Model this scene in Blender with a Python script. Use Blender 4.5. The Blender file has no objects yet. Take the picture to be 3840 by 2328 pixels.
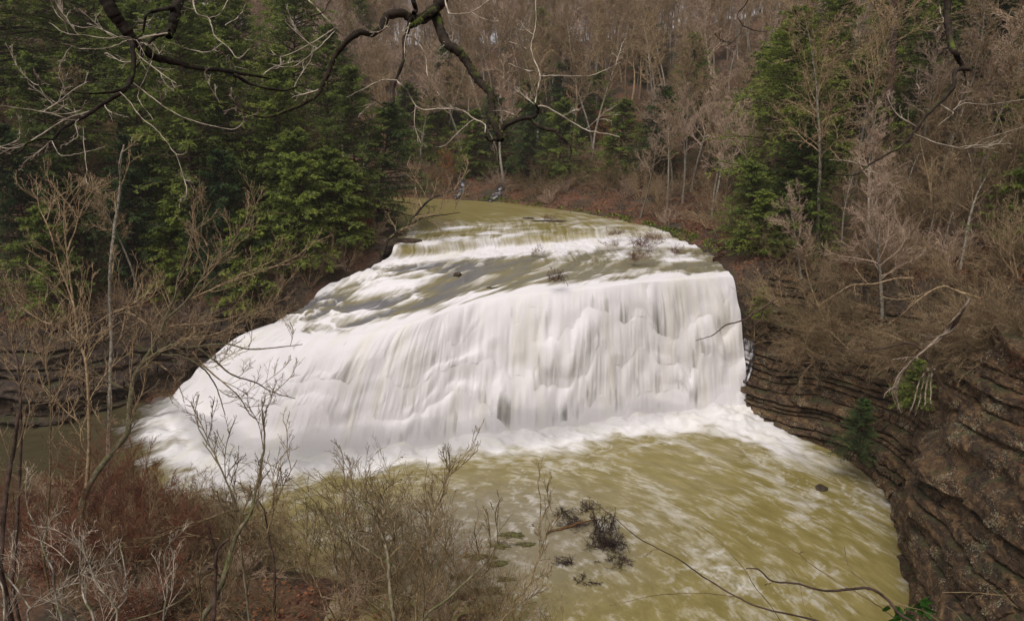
import bpy, bmesh, math, random
import numpy as np
from mathutils import Vector, Matrix

# ------------------------------------------------------------------ camera, light, exposure
C = bpy.context.scene.collection
scene = bpy.context.scene
CAM = np.array([0.0, 0.0, 21.5])
PITCH = math.radians(15.0)
FPX = 683.0
cam_d = bpy.data.cameras.new('camera'); cam = bpy.data.objects.new('camera', cam_d); C.objects.link(cam)
cam_d.sensor_width = 36.0; cam_d.lens = 36.0 * FPX / 1024.0
cam_d.clip_start = 0.1; cam_d.clip_end = 3000
cam.location = CAM; cam.rotation_euler = (math.pi / 2 - PITCH, 0, 0)
scene.camera = cam
SUN_EL, SUN_AZ = math.radians(58), math.radians(-150)     # azimuth measured from +Y towards +X
w = bpy.data.worlds.new('World'); scene.world = w; w.use_nodes = True
nt = w.node_tree; nt.nodes.clear()
sky = nt.nodes.new('ShaderNodeTexSky'); sky.sky_type = 'NISHITA'; sky.sun_disc = False
sky.sun_elevation = SUN_EL; sky.sun_rotation = SUN_AZ; sky.dust_density = 3.0
hs = nt.nodes.new('ShaderNodeHueSaturation'); hs.inputs['Saturation'].default_value = 0.12
tint = nt.nodes.new('ShaderNodeMix'); tint.data_type = 'RGBA'; tint.blend_type = 'MULTIPLY'
tint.inputs[0].default_value = 1.0; tint.inputs[7].default_value = (1.0, 0.95, 0.96, 1)
bg = nt.nodes.new('ShaderNodeBackground'); bg.inputs['Strength'].default_value = 0.085
wo = nt.nodes.new('ShaderNodeOutputWorld')
nt.links.new(sky.outputs[0], hs.inputs['Color']); nt.links.new(hs.outputs[0], tint.inputs[6])
nt.links.new(tint.outputs[2], bg.inputs['Color']); nt.links.new(bg.outputs[0], wo.inputs['Surface'])
sun_d = bpy.data.lights.new('sun', 'SUN'); sun = bpy.data.objects.new('sun', sun_d); C.objects.link(sun)
sun_d.energy = 1.5; sun_d.angle = math.radians(28); sun_d.color = (1.0, 0.95, 0.90)
sd = Vector((math.sin(SUN_AZ) * math.cos(SUN_EL), math.cos(SUN_AZ) * math.cos(SUN_EL), math.sin(SUN_EL)))
sun.rotation_euler = sd.to_track_quat('Z', 'Y').to_euler()
scene.view_settings.view_transform = 'Standard'; scene.view_settings.look = 'None'
scene.view_settings.exposure = 0.30; scene.view_settings.gamma = 1.0
scene.cycles.max_bounces = 5; scene.cycles.diffuse_bounces = 3; scene.cycles.glossy_bounces = 2
scene.cycles.transparent_max_bounces = 8; scene.cycles.volume_bounces = 0

rng = np.random.default_rng(11)
random.seed(4)

# ------------------------------------------------------------------ projection helpers
FWD = np.array([0, math.cos(PITCH), -math.sin(PITCH)]); UP = np.array([0, math.sin(PITCH), math.cos(PITCH)]); RT = np.array([1.0, 0, 0])
def ray(px, py):
    return FWD + RT * ((px - 512) / FPX) + UP * ((310 - py) / FPX)
def at(px, py, z):
    r = ray(px, py); return CAM + r * ((z - CAM[2]) / r[2])
def atY(px, py, Y):
    r = ray(px, py); return CAM + r * (Y / r[1])
def atD(px, py, d):
    return CAM + ray(px, py) * d

# ------------------------------------------------------------------ noise
def _h(ix, iy, iz, s):
    n = (ix.astype(np.int64) * 374761393 + iy.astype(np.int64) * 668265263 + iz.astype(np.int64) * 2147483647 + s * 1274126177) & 0xffffffff
    n = ((n ^ (n >> 13)) * 1274126177) & 0xffffffff
    n = ((n ^ (n >> 16)) * 2246822519) & 0xffffffff
    return ((n ^ (n >> 15)) & 0xffffff) / 16777215.0
def vnoise(x, y, z=0.0, s=0):
    x, y, z = np.broadcast_arrays(np.asarray(x, float), np.asarray(y, float), np.asarray(z, float))
    ix, iy, iz = np.floor(x), np.floor(y), np.floor(z)
    fx, fy, fz = x - ix, y - iy, z - iz
    fx = fx * fx * (3 - 2 * fx); fy = fy * fy * (3 - 2 * fy); fz = fz * fz * (3 - 2 * fz)
    r = 0
    for dx in (0, 1):
        for dy in (0, 1):
            for dz in (0, 1):
                r = r + _h(ix + dx, iy + dy, iz + dz, s) * (fx if dx else 1 - fx) * (fy if dy else 1 - fy) * (fz if dz else 1 - fz)
    return r
def fbm(x, y, z=0.0, o=4, s=0):
    a, t, r = 1.0, 0.0, 0.0
    for i in range(o):
        f = 2.03 ** i
        r = r + a * (vnoise(np.asarray(x) * f + 13.7 * i, np.asarray(y) * f - 7.1 * i, np.asarray(z) * f, s + i) - 0.5); t += a; a *= 0.5
    return r / t * 2
def sst(a, b, x):
    t = np.clip((x - a) / (b - a), 0, 1); return t * t * (3 - 2 * t)

# ------------------------------------------------------------------ mesh helpers
def new_mesh(name, V, F, mat, parent=None, smooth=True, uv=None, attrs=None):
    """V (n,3); F (m,4) or (m,3) or a list of such arrays"""
    me = bpy.data.meshes.new(name)
    V = np.ascontiguousarray(V, dtype=np.float32)
    Fs = F if isinstance(F, list) else [F]
    Fs = [np.asarray(f, dtype=np.int32) for f in Fs if len(f)]
    loops = np.concatenate([f.ravel() for f in Fs])
    tot = np.concatenate([np.full(len(f), f.shape[1], np.int32) for f in Fs])
    start = np.concatenate([[0], np.cumsum(tot)[:-1]]).astype(np.int32)
    me.vertices.add(len(V)); me.vertices.foreach_set('co', V.ravel())
    me.loops.add(len(loops)); me.loops.foreach_set('vertex_index', loops)
    me.polygons.add(len(tot)); me.polygons.foreach_set('loop_start', start)
    me.update(calc_edges=True)
    me.polygons.foreach_set('use_smooth', np.full(len(tot), smooth, dtype=bool))
    if uv is not None:
        l = me.uv_layers.new(name='UVMap'); l.data.foreach_set('uv', np.asarray(uv, np.float32)[loops].ravel())
    if attrs:
        for k, a in attrs.items():
            at_ = me.attributes.new(k, 'FLOAT', 'POINT'); at_.data.foreach_set('value', np.asarray(a, np.float32).ravel())
    me.validate()
    if mat: me.materials.append(mat)
    o = bpy.data.objects.new(name, me); C.objects.link(o)
    if parent: o.parent = parent
    return o
def empty(name, loc=(0, 0, 0)):
    o = bpy.data.objects.new(name, None); C.objects.link(o); o.location = loc; o.empty_display_size = 0.3; return o
def tag(o, label=None, cat=None, group=None, kind=None):
    if label: o['label'] = label
    if cat: o['category'] = cat
    if group: o['group'] = group
    if kind: o['kind'] = kind
    return o
def dup(root):
    r = root.copy(); C.objects.link(r)
    for ch in root.children:
        c = ch.copy(); C.objects.link(c); c.parent = r
        for g in ch.children:
            d = g.copy(); C.objects.link(d); d.parent = c
    return r

class MB:
    def __init__(s): s.V = []; s.F = []; s.A = []; s.n = 0
    def add(s, V, F, a=None):
        s.V.append(V); s.F.append(np.asarray(F) + s.n); s.A.append(np.zeros(len(V)) if a is None else np.broadcast_to(a, (len(V),))); s.n += len(V)
    def tubes(s, P, R, k=3, a=None):
        """P (N,M,3) polylines, R (N,M) radii"""
        P = np.asarray(P, float); R = np.asarray(R, float)
        if P.ndim == 2: P = P[None]; R = R[None]
        N, M, _ = P.shape
        if N == 0: return
        T = np.gradient(P, axis=1); T /= np.linalg.norm(T, axis=2, keepdims=True) + 1e-9
        mean = T.mean(axis=1); ref = np.where(np.abs(mean[:, 2:3]) > 0.75, np.array([[1.0, 0.15, 0]]), np.array([[0, 0.1, 1.0]]))[:, None, :]
        A = np.cross(T, np.broadcast_to(ref, T.shape)); A /= np.linalg.norm(A, axis=2, keepdims=True) + 1e-9
        B = np.cross(T, A)
        th = np.arange(k) * 2 * math.pi / k
        V = P[:, :, None, :] + R[:, :, None, None] * (A[:, :, None, :] * np.cos(th)[None, None, :, None] + B[:, :, None, :] * np.sin(th)[None, None, :, None])
        idx = np.arange(N * M * k).reshape(N, M, k)
        a0, b0 = idx[:, :-1], idx[:, 1:]
        F = np.stack([a0, np.roll(a0, -1, 2), np.roll(b0, -1, 2), b0], -1).reshape(-1, 4)
        av = None
        if a is not None: av = np.repeat(np.broadcast_to(np.asarray(a, float), (N,)), M * k)
        s.add(V.reshape(-1, 3), F, av)
    def build(s, name, mat, parent=None, smooth=True):
        V = np.concatenate(s.V); A = np.concatenate(s.A)
        q = [f for f in s.F if f.shape[1] == 4]; t = [f for f in s.F if f.shape[1] == 3]
        F = ([np.concatenate(q)] if q else []) + ([np.concatenate(t)] if t else [])
        return new_mesh(name, V, F, mat, parent, smooth, attrs={'vary': A})

def nrm(v): return v / (np.linalg.norm(v, axis=-1, keepdims=True) + 1e-9)
def walk(start, d0, L, M, wob, trop, r, bend=None):
    """grow N polylines of M points; trop = upward pull (neg = droop)"""
    N = len(start); P = np.zeros((N, M, 3)); P[:, 0] = start; d = nrm(d0)
    st = (L / (M - 1))[:, None]
    w1 = r.normal(0, 1, (N, 3))
    for i in range(1, M):
        w1 = 0.5 * w1 + r.normal(0, 1, (N, 3)) * 0.85
        d = nrm(d + w1 * wob + np.array([0, 0, 1.0]) * trop)
        P[:, i] = P[:, i - 1] + d * st
    return P
def children(P, R, n, tmin, tmax, ang, lenr, M, wob, trop, r, L=None, rr=0.6, up=0.0, shape=None, tip=0.25):
    """children of N parents, n each"""
    N, Mp, _ = P.shape
    pl = np.linalg.norm(np.diff(P, axis=1), axis=2).sum(1)
    t = (tmin + (tmax - tmin) * (np.arange(n)[None, :] + r.random((N, n))) / n)
    f = t * (Mp - 1); i = np.minimum(f.astype(int), Mp - 2); fr = (f - i)[..., None]
    ii = np.arange(N)[:, None]
    S = P[ii, i] * (1 - fr) + P[ii, i + 1] * fr
    T = nrm(P[ii, i + 1] - P[ii, i])
    Rs = R[ii, i] * (1 - fr[..., 0]) + R[ii, i + 1] * fr[..., 0]
    q = nrm(np.cross(T, r.normal(0, 1, (N, n, 3))))
    a = ang * (0.7 + 0.6 * r.random((N, n, 1)))
    D = T * np.cos(a) + q * np.sin(a) + np.array([0, 0, up])
    sh = (1 - 0.55 * t) if shape is None else shape(t)
    Ln = pl[:, None] * lenr * sh * (0.6 + 0.7 * r.random((N, n)))
    Q = walk(S.reshape(-1, 3), D.reshape(-1, 3), Ln.ravel(), M, wob, trop, r)
    r0 = (Rs * rr).reshape(-1, 1)
    return Q, r0 * np.linspace(1, tip, M)[None, :]

# ------------------------------------------------------------------ materials
def mat_base(name):
    m = bpy.data.materials.new(name); m.use_nodes = True; t = m.node_tree
    b = t.nodes['Principled BSDF']; return m, t, b
def N(t, typ, **kw):
    n = t.nodes.new(typ)
    for k, v in kw.items():
        if k.startswith('i_'): n.inputs[k[2:]].default_value = v
        else: setattr(n, k, v)
    return n
def ramp(t, fac, stops, interp='LINEAR'):
    n = t.nodes.new('ShaderNodeValToRGB'); cr = n.color_ramp; cr.interpolation = interp
    while len(cr.elements) < len(stops): cr.elements.new(0.5)
    for e, (p, c) in zip(cr.elements, stops):
        e.position = p; e.color = (*c, 1) if len(c) == 3 else c
    t.links.new(fac, n.inputs[0]); return n.outputs[0]
def noise(t, vec, scale, detail=4, rough=0.55, dist=0.0):
    n = N(t, 'ShaderNodeTexNoise'); n.inputs['Scale'].default_value = scale; n.inputs['Detail'].default_value = detail
    n.inputs['Roughness'].default_value = rough; n.inputs['Distortion'].default_value = dist
    if vec is not None: t.links.new(vec, n.inputs['Vector'])
    return n.outputs[0]
def mixc(t, fac, a, b, typ='MIX'):
    n = t.nodes.new('ShaderNodeMix'); n.data_type = 'RGBA'; n.blend_type = typ
    for sock, v in ((n.inputs[0], fac), (n.inputs[6], a), (n.inputs[7], b)):
        if isinstance(v, (int, float)): sock.default_value = v
        elif isinstance(v, tuple): sock.default_value = (*v, 1)
        else: t.links.new(v, sock)
    return n.outputs[2]
def math_(t, op, a, b=None, clamp=False):
    n = t.nodes.new('ShaderNodeMath'); n.operation = op; n.use_clamp = clamp
    for s, v in ((n.inputs[0], a), (n.inputs[1], b)):
        if v is None: continue
        if isinstance(v, (int, float)): s.default_value = v
        else: t.links.new(v, s)
    return n.outputs[0]
def bump(t, h, b, strength=0.5, dist=0.1):
    n = t.nodes.new('ShaderNodeBump'); n.inputs['Strength'].default_value = strength; n.inputs['Distance'].default_value = dist
    t.links.new(h, n.inputs['Height']); t.links.new(n.outputs[0], b.inputs['Normal'])
def pos(t): return t.nodes.new('ShaderNodeNewGeometry').outputs['Position']
def objc(t): return t.nodes.new('ShaderNodeTexCoord').outputs['Object']
def mapping(t, vec, sc):
    n = t.nodes.new('ShaderNodeMapping'); n.inputs['Scale'].default_value = sc; t.links.new(vec, n.inputs['Vector']); return n.outputs[0]
def normal_up(t):
    g = t.nodes.new('ShaderNodeNewGeometry'); s = t.nodes.new('ShaderNodeSeparateXYZ'); t.links.new(g.outputs['Normal'], s.inputs[0]); return s.outputs[2]

def bark(name, dark, light, moss=None, moss_amt=0.5, scale=6.0):
    m, t, b = mat_base(name); p = objc(t)
    n1 = noise(t, p, scale, 5, 0.65)
    c = ramp(t, n1, [(0.35, dark), (0.62, light)])
    if moss:
        n2 = noise(t, p, scale * 0.35, 4, 0.6)
        up = normal_up(t)
        f = math_(t, 'ADD', math_(t, 'MULTIPLY', up, 0.22), n2)
        f = ramp(t, f, [(0.62 - 0.2 * moss_amt, (0, 0, 0)), (0.74 - 0.2 * moss_amt, (1, 1, 1))])
        mc = ramp(t, noise(t, p, scale * 5, 3), [(0.35, tuple(x * 0.5 for x in moss)), (0.65, moss)])
        c = mixc(t, f, c, mc)
    oi = t.nodes.new('ShaderNodeObjectInfo')
    v = math_(t, 'ADD', math_(t, 'MULTIPLY', oi.outputs['Random'], 0.5), 0.75)
    cc = t.nodes.new('ShaderNodeCombineXYZ')
    for i in range(3): t.links.new(v, cc.inputs[i])
    c = mixc(t, 1.0, c, cc.outputs[0], 'MULTIPLY')
    t.links.new(c, b.inputs['Base Color']); b.inputs['Roughness'].default_value = 0.9
    b.inputs['Specular IOR Level'].default_value = 0.2
    bump(t, n1, b, 0.6, 0.02)
    return m
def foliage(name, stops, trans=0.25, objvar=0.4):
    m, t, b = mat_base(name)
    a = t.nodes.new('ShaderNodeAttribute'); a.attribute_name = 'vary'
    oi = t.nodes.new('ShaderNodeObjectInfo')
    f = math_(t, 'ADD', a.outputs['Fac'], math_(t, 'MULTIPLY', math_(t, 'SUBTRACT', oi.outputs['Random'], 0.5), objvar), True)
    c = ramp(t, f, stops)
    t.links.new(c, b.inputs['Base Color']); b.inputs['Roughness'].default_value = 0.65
    b.inputs['Specular IOR Level'].default_value = 0.25
    tr = t.nodes.new('ShaderNodeBsdfTranslucent'); t.links.new(c, tr.inputs['Color'])
    mx = t.nodes.new('ShaderNodeMixShader'); mx.inputs[0].default_value = trans
    out = t.nodes['Material Output']
    t.links.new(b.outputs[0], mx.inputs[1]); t.links.new(tr.outputs[0], mx.inputs[2]); t.links.new(mx.outputs[0], out.inputs['Surface'])
    return m

M_BARK_PALE = bark('bark_pale', (0.10, 0.085, 0.06), (0.42, 0.375, 0.30), (0.16, 0.17, 0.07), -0.25)
M_BARK_TWIG = bark('bark_twig', (0.16, 0.105, 0.055), (0.46, 0.34, 0.20))
M_BARK_PINK = bark('bark_far_twig', (0.30, 0.21, 0.145), (0.60, 0.45, 0.335))
M_BARK_BROWN = bark('bark_brown', (0.045, 0.03, 0.022), (0.14, 0.09, 0.07), scale=4)
M_BARK_DARK = bark('bark_dark_mossy', (0.012, 0.009, 0.007), (0.05, 0.036, 0.026), (0.10, 0.13, 0.025), -0.35, 12)
M_TWIG_WHITE = bark('bark_silver_twig', (0.19, 0.155, 0.11), (0.55, 0.47, 0.37), scale=10)
M_BARK_OLIVE = bark('bark_olive_mossy', (0.08, 0.07, 0.03), (0.27, 0.23, 0.15), (0.17, 0.18, 0.07), 0.0, 7)
M_TWIG_TAN = bark('bark_tan_twig', (0.10, 0.07, 0.035), (0.30, 0.225, 0.12), scale=10)
M_TWIG_RED = bark('bark_red_twig', (0.10, 0.045, 0.03), (0.28, 0.12, 0.065), scale=10)
M_TWIG_BLACK = bark('bark_wet', (0.03, 0.02, 0.018), (0.10, 0.065, 0.055), scale=8)
M_TWIG_BROWN = bark('bark_twig_brown', (0.07, 0.035, 0.022), (0.22, 0.12, 0.075), scale=8)
M_ROOT = bark('bark_root', (0.14, 0.10, 0.07), (0.40, 0.32, 0.24), scale=5)
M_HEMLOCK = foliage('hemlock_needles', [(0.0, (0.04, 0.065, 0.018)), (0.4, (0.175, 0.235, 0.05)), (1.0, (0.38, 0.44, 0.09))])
M_HEMLOCK_DARK = foliage('dark_needles', [(0.0, (0.02, 0.05, 0.022)), (0.5, (0.08, 0.135, 0.038)), (1.0, (0.19, 0.27, 0.06))])
M_ORANGE = foliage('dry_beech_leaves', [(0.0, (0.20, 0.07, 0.03)), (0.5, (0.36, 0.15, 0.05)), (1.0, (0.50, 0.25, 0.09))], 0.3)
M_REDLEAF = foliage('red_leaves', [(0.0, (0.16, 0.03, 0.015)), (1.0, (0.42, 0.09, 0.03))], 0.3)
M_REDBUD = foliage('red_buds', [(0.0, (0.15, 0.05, 0.025)), (1.0, (0.34, 0.12, 0.05))], 0.2)
M_GREENLEAF = foliage('green_leaves', [(0.0, (0.04, 0.12, 0.02)), (1.0, (0.14, 0.30, 0.05))], 0.3, 0.2)
M_LITTER = foliage('fallen_leaves', [(0.0, (0.06, 0.022, 0.013)), (0.5, (0.22, 0.08, 0.033)), (1.0, (0.40, 0.18, 0.08))], 0.1)

def mat_ground():
    m, t, b = mat_base('forest_floor'); p = pos(t)
    n1 = noise(t, p, 0.35, 5, 0.6); n2 = noise(t, p, 5.0, 5, 0.7)
    c = ramp(t, n2, [(0.3, (0.045, 0.022, 0.014)), (0.5, (0.13, 0.064, 0.034)), (0.7, (0.27, 0.135, 0.07))])
    c2 = ramp(t, n2, [(0.35, (0.03, 0.022, 0.014)), (0.7, (0.10, 0.075, 0.045))])
    c = mixc(t, ramp(t, n1, [(0.42, (0, 0, 0)), (0.6, (1, 1, 1))]), c, c2)
    n3 = noise(t, p, 0.9, 4, 0.6)
    g = ramp(t, n2, [(0.35, (0.02, 0.045, 0.01)), (0.65, (0.08, 0.14, 0.02))])
    c = mixc(t, ramp(t, n3, [(0.62, (0, 0, 0)), (0.70, (0.8, 0.8, 0.8))]), c, g)
    # bare rock where it is steep
    up = normal_up(t)
    r = ramp(t, noise(t, mapping(t, p, (0.5, 0.5, 5)), 2.0, 5, 0.65), [(0.3, (0.025, 0.018, 0.013)), (0.7, (0.13, 0.095, 0.065))])
    c = mixc(t, ramp(t, up, [(0.45, (1, 1, 1)), (0.65, (0, 0, 0))]), c, r)
    t.links.new(c, b.inputs['Base Color']); b.inputs['Roughness'].default_value = 0.95
    bump(t, n2, b, 0.8, 0.15); return m
def mat_rock(name, lich=0.5, cols=((0.018, 0.012, 0.009), (0.12, 0.075, 0.045), (0.28, 0.19, 0.115)), tilt=(0.12, 0.0)):
    m, t, b = mat_base(name); p = pos(t)
    w_ = noise(t, p, 0.4, 3)
    sep = t.nodes.new('ShaderNodeSeparateXYZ'); t.links.new(p, sep.inputs[0])
    zz = math_(t, 'ADD', sep.outputs[2], math_(t, 'MULTIPLY', sep.outputs[0], tilt[0]))
    zz = math_(t, 'ADD', zz, math_(t, 'MULTIPLY', w_, 1.6))
    cx = t.nodes.new('ShaderNodeCombineXYZ')
    t.links.new(math_(t, 'MULTIPLY', sep.outputs[0], 0.12), cx.inputs[0]); t.links.new(math_(t, 'MULTIPLY', sep.outputs[1], 0.12), cx.inputs[1]); t.links.new(zz, cx.inputs[2])
    n1 = noise(t, cx.outputs[0], 3.2, 5, 0.65); n2 = noise(t, p, 3.0, 6, 0.7); n3 = noise(t, p, 14, 4, 0.6)
    s = math_(t, 'ADD', math_(t, 'MULTIPLY', n1, 0.55), math_(t, 'MULTIPLY', n2, 0.45))
    c = ramp(t, s, [(0.36, cols[0]), (0.5, cols[1]), (0.66, cols[2])])
    n4 = noise(t, p, 0.7, 3)
    c = mixc(t, ramp(t, n4, [(0.45, (0, 0, 0)), (0.7, (0.7, 0.7, 0.7))]), c, mixc(t, 1.0, c, (1.15, 0.75, 0.4), 'MULTIPLY'))
    li = ramp(t, math_(t, 'ADD', math_(t, 'MULTIPLY', n3, 0.6), math_(t, 'MULTIPLY', n4, 0.4)), [(0.60 - 0.05 * lich, (0, 0, 0)), (0.64 - 0.05 * lich, (1, 1, 1))])
    c = mixc(t, math_(t, 'MULTIPLY', li, 0.75), c, (0.42, 0.38, 0.24))
    ms = math_(t, 'ADD', math_(t, 'MULTIPLY', normal_up(t), 0.35), noise(t, p, 0.8, 4))
    c = mixc(t, ramp(t, ms, [(0.80, (0, 0, 0)), (0.9, (0.6, 0.6, 0.6))]), c, (0.05, 0.06, 0.015))
    t.links.new(c, b.inputs['Base Color']); b.inputs['Roughness'].default_value = 0.75
    h = math_(t, 'ADD', math_(t, 'MULTIPLY', n1, 1.0), math_(t, 'MULTIPLY', n2, 0.5))
    bump(t, h, b, 1.0, 0.35); return m
M_GROUND = mat_ground(); M_ROCK = mat_rock('brown_sandstone', 0.9, ((0.008, 0.005, 0.004), (0.075, 0.041, 0.018), (0.27, 0.165, 0.072)), tilt=(0.3, 0)); M_ROCK_DARK = mat_rock('dark_wet_rock', 0.0, ((0.012, 0.009, 0.007), (0.06, 0.04, 0.027), (0.17, 0.115, 0.065)), tilt=(0.02, 0))

def mat_water(name, uvscale, olive=(0.35, 0.295, 0.12), olive2=(0.22, 0.185, 0.055), white=(0.84, 0.82, 0.81), rough=0.28, streak=(1, 1), fine=0.55, bs=0.4, cream=(0.8, 0.78, 0.7), grc=(0.17, 0.165, 0.165)):
    m, t, b = mat_base(name)
    uv = t.nodes.new('ShaderNodeUVMap').outputs[0]
    v1 = mapping(t, uv, (uvscale[0], uvscale[1], 1))
    n1 = noise(t, v1, 1.0, 6, 0.62, 0.35)
    v2 = mapping(t, uv, (uvscale[0] * 3.3, uvscale[1] * 2.2, 1)); n2 = noise(t, v2, 1.0, 5, 0.6, 0.5)
    a = t.nodes.new('ShaderNodeAttribute'); a.attribute_name = 'foam'
    gr = t.nodes.new('ShaderNodeAttribute'); gr.attribute_name = 'grey'
    f = math_(t, 'ADD', a.outputs['Fac'], math_(t, 'MULTIPLY', math_(t, 'SUBTRACT', n1, 0.5), fine * 2))
    f = math_(t, 'ADD', f, math_(t, 'MULTIPLY', math_(t, 'SUBTRACT', n2, 0.5), fine))
    fo = ramp(t, f, [(0.22, (0, 0, 0)), (0.5, (0.32, 0.32, 0.32)), (0.9, (1, 1, 1))])
    ol = mixc(t, ramp(t, n1, [(0.3, (0, 0, 0)), (0.7, (1, 1, 1))]), olive2, olive)
    ol = mixc(t, gr.outputs['Fac'], ol, grc)
    wh = mixc(t, ramp(t, noise(t, mapping(t, uv, (uvscale[0] * .45, uvscale[1] * .8, 1)), 1.0, 3), [(.5, (0, 0, 0)), (.72, (1, 1, 1))]), white, cream)
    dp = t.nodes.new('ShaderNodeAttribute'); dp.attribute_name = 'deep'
    ol = mixc(t, dp.outputs['Fac'], ol, (.055, .045, .026))  # dark reflection of the cliff, painted into the water colour
    c = mixc(t, fo, ol, wh)
    t.links.new(c, b.inputs['Base Color'])
    rr = math_(t, 'ADD', math_(t, 'MULTIPLY', fo, 0.4), rough)
    t.links.new(rr, b.inputs['Roughness']); b.inputs['IOR'].default_value = 1.33
    h = math_(t, 'ADD', n1, math_(t, 'MULTIPLY', n2, 0.5))
    bump(t, h, b, bs, 0.10)
    return m

# ------------------------------------------------------------------ terrain
# outline of the water in plan: x, y, water level, width over which the bank climbs
SH = np.array([
 (16.6, 54, 10.6, 1.5), (16.6, 51.6, 10.0, 1.2), (17.6, 49.8, 0.2, 5.5), (20.5, 44.5, 0, 6.5), (22.8, 40, 0, 6.5), (23, 37, 0, 6), (21.4, 35, 0, 6), (19.6, 30, 0, 6),
 (17.2, 25.5, 0, 6), (12, 20, 0, 4), (4, 21.5, 0, 4), (1, 25, 0, 4), (-1, 28.5, 0, 4), (-4, 29.5, 0, 4), (-7, 29, 0, 4), (-12, 30.5, 0, 4), (-18, 34, 0, 4), (-24, 38.3, 0, 4), (-28, 38, 0, 4), (-36, 34, 0, 4), (-48, 30, 0, 4), (-75, 22, 0, 4),
 (-75, 34, 0, 4), (-48, 43.5, 0, 3), (-35, 46.5, 0, 3), (-27.2, 51.5, 0.1, 3), (-23.4, 52.2, 3.4, 2.5), (-18.4, 52.2, 6.2, 2), (-15.2, 54, 8.2, 2), (-10.8, 57, 10.8, 1.5),
 (-10.5, 61, 11.8, 2), (-11.5, 67, 12.1, 4), (-15, 73, 12.3, 4), (-28, 79, 12.4, 4), (-75, 88, 12.6, 5), (-75, 98, 12.6, 5), (-25, 95, 12.5, 4), (-10.7, 90, 12.4, 3),
 (-1.5, 86.3, 12.4, 3), (7.6, 76.8, 12.2, 3), (12.8, 68.5, 12, 3), (15.8, 61.5, 11.6, 2.5), (16.8, 57, 10.9, 2)])
PL = np.array([
 (-27, 55.5, 8.2), (-20, 57, 9.8), (-14, 59.5, 12.2), (-36, 51, 7.6), (-50, 49, 8.5), (-27, 64, 12), (-45, 60, 14), (-70, 55, 20), (-22, 68, 13.2), (-40, 70, 16), (-60, 72, 20), (-90, 70, 30),
 (-25, 99, 14.5), (-60, 104, 17), (-60, 130, 31), (-60, 160, 42), (-110, 110, 36), (0, 90, 13.6), (-8, 96, 16), (0, 110, 22), (0, 130, 30.5), (0, 150, 37.5), (0, 180, 41), (0, 230, 40), (-80, 230, 42), (80, 230, 45),
 (15, 80, 13.8), (20, 71, 13), (32, 108, 27), (45, 130, 37), (45, 160, 43), (18.5, 62, 12.2), (18.6, 55, 11.7), (23, 53, 12), (22, 48, 10.2), (26, 44, 11), (28, 39, 12.5), (25.5, 33, 12.5), (23, 27, 12),
 (35, 50, 15.5), (45, 60, 21), (45, 45, 21), (40, 35, 20), (35, 25, 18), (62, 50, 32), (60, 80, 33), (40, 80, 21), (85, 60, 42), (60, 20, 30), (85, 110, 50), (85, 160, 50),
 (0, 3, 19.2), (0, -8, 20), (0, 6.5, 15.2), (0, 12, 9.6), (0, 18, 3.4), (-10, 3, 19), (-10, 12, 9), (-10, 20, 3), (-20, 5, 16), (-20, 15, 6.5), (-20, 24, 2), (-30, 28, 2), (-28, 33, 1.2), (-35, 15, 9), (-45, 24, 4), (-70, 12, 16),
 (12, 3, 19), (12, 12, 9.5), (12, 17.5, 4.8), (22, 5, 18), (23, 15, 12), (40, 5, 25), (-70, -20, 26), (70, -20, 34), (0, -30, 24)], float)
def _k(d): return np.sqrt(d * d + 4.0)
_A = _k(np.linalg.norm(PL[:, None, :2] - PL[None, :, :2], axis=2)) ; _w = np.linalg.solve(_A + np.eye(len(PL)) * 0.05, PL[:, 2] - PL[:, 2].mean())
def plateau(x, y):
    r = np.full(x.shape, PL[:, 2].mean())
    for (px_, py_, _), w_ in zip(PL, _w): r += w_ * _k(np.hypot(x - px_, y - py_))
    return r
def shore(x, y):
    best = np.full(x.shape, 1e9); zw = np.zeros(x.shape); wd = np.zeros(x.shape); ins = np.zeros(x.shape, bool)
    n = len(SH)
    for i in range(n):
        a, b = SH[i], SH[(i + 1) % n]
        dx, dy = b[0] - a[0], b[1] - a[1]
        t = np.clip(((x - a[0]) * dx + (y - a[1]) * dy) / (dx * dx + dy * dy), 0, 1)
        d = np.hypot(x - a[0] - t * dx, y - a[1] - t * dy)
        m = d < best
        best = np.where(m, d, best); zw = np.where(m, a[2] + (b[2] - a[2]) * t, zw); wd = np.where(m, a[3] + (b[3] - a[3]) * t, wd)
        c = ((a[1] > y) != (b[1] > y)) & (x < (b[0] - a[0]) * (y - a[1]) / (b[1] - a[1] + 1e-12) + a[0])
        ins ^= c
    return np.where(ins, -best, best), zw, wd
def height(x, y):
    d, zw, wd = shore(x, y)
    pl = plateau(x, y)
    nz = fbm(x / 9, y / 9, 0, 4, 3) * 1.5 * sst(1, 12, d) + fbm(x / 2.2, y / 2.2, 0, 3, 5) * 0.35 * sst(0, 3, d)
    k = sst(0.3, 1.0, d / wd)
    land = zw - 0.25 + 0.45 * sst(0, .8, d) + (np.maximum(pl + nz, zw + 0.3) - zw) * k
    yc = np.interp(x, [-26, -18, -12, -6.8, -2, 5, 16], [54, 52.5, 49, 49, 50.5, 51.5, 53])
    rz = np.interp(y - yc, [0, 8, 12], [4.0, 8.0, 9.5])
    land = np.where((y < np.where(x > -9, 34, 27)) & (x < 15), np.minimum(land, np.maximum(20.2 - 0.9 * y, np.where(x > -9, -0.02, 1.0) + nz * np.where(x > -9, .12, .25))), land)
    bed = np.where((y < yc), -2.0, rz)
    edge = zw - 0.25 - np.clip(-d, 0, 2.5) * 0.8
    water = np.where((y > yc - 0.01) & (x > -28), np.minimum(edge, rz), np.minimum(edge, -0.3))
    return np.where(d > 0, land, water)
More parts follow.
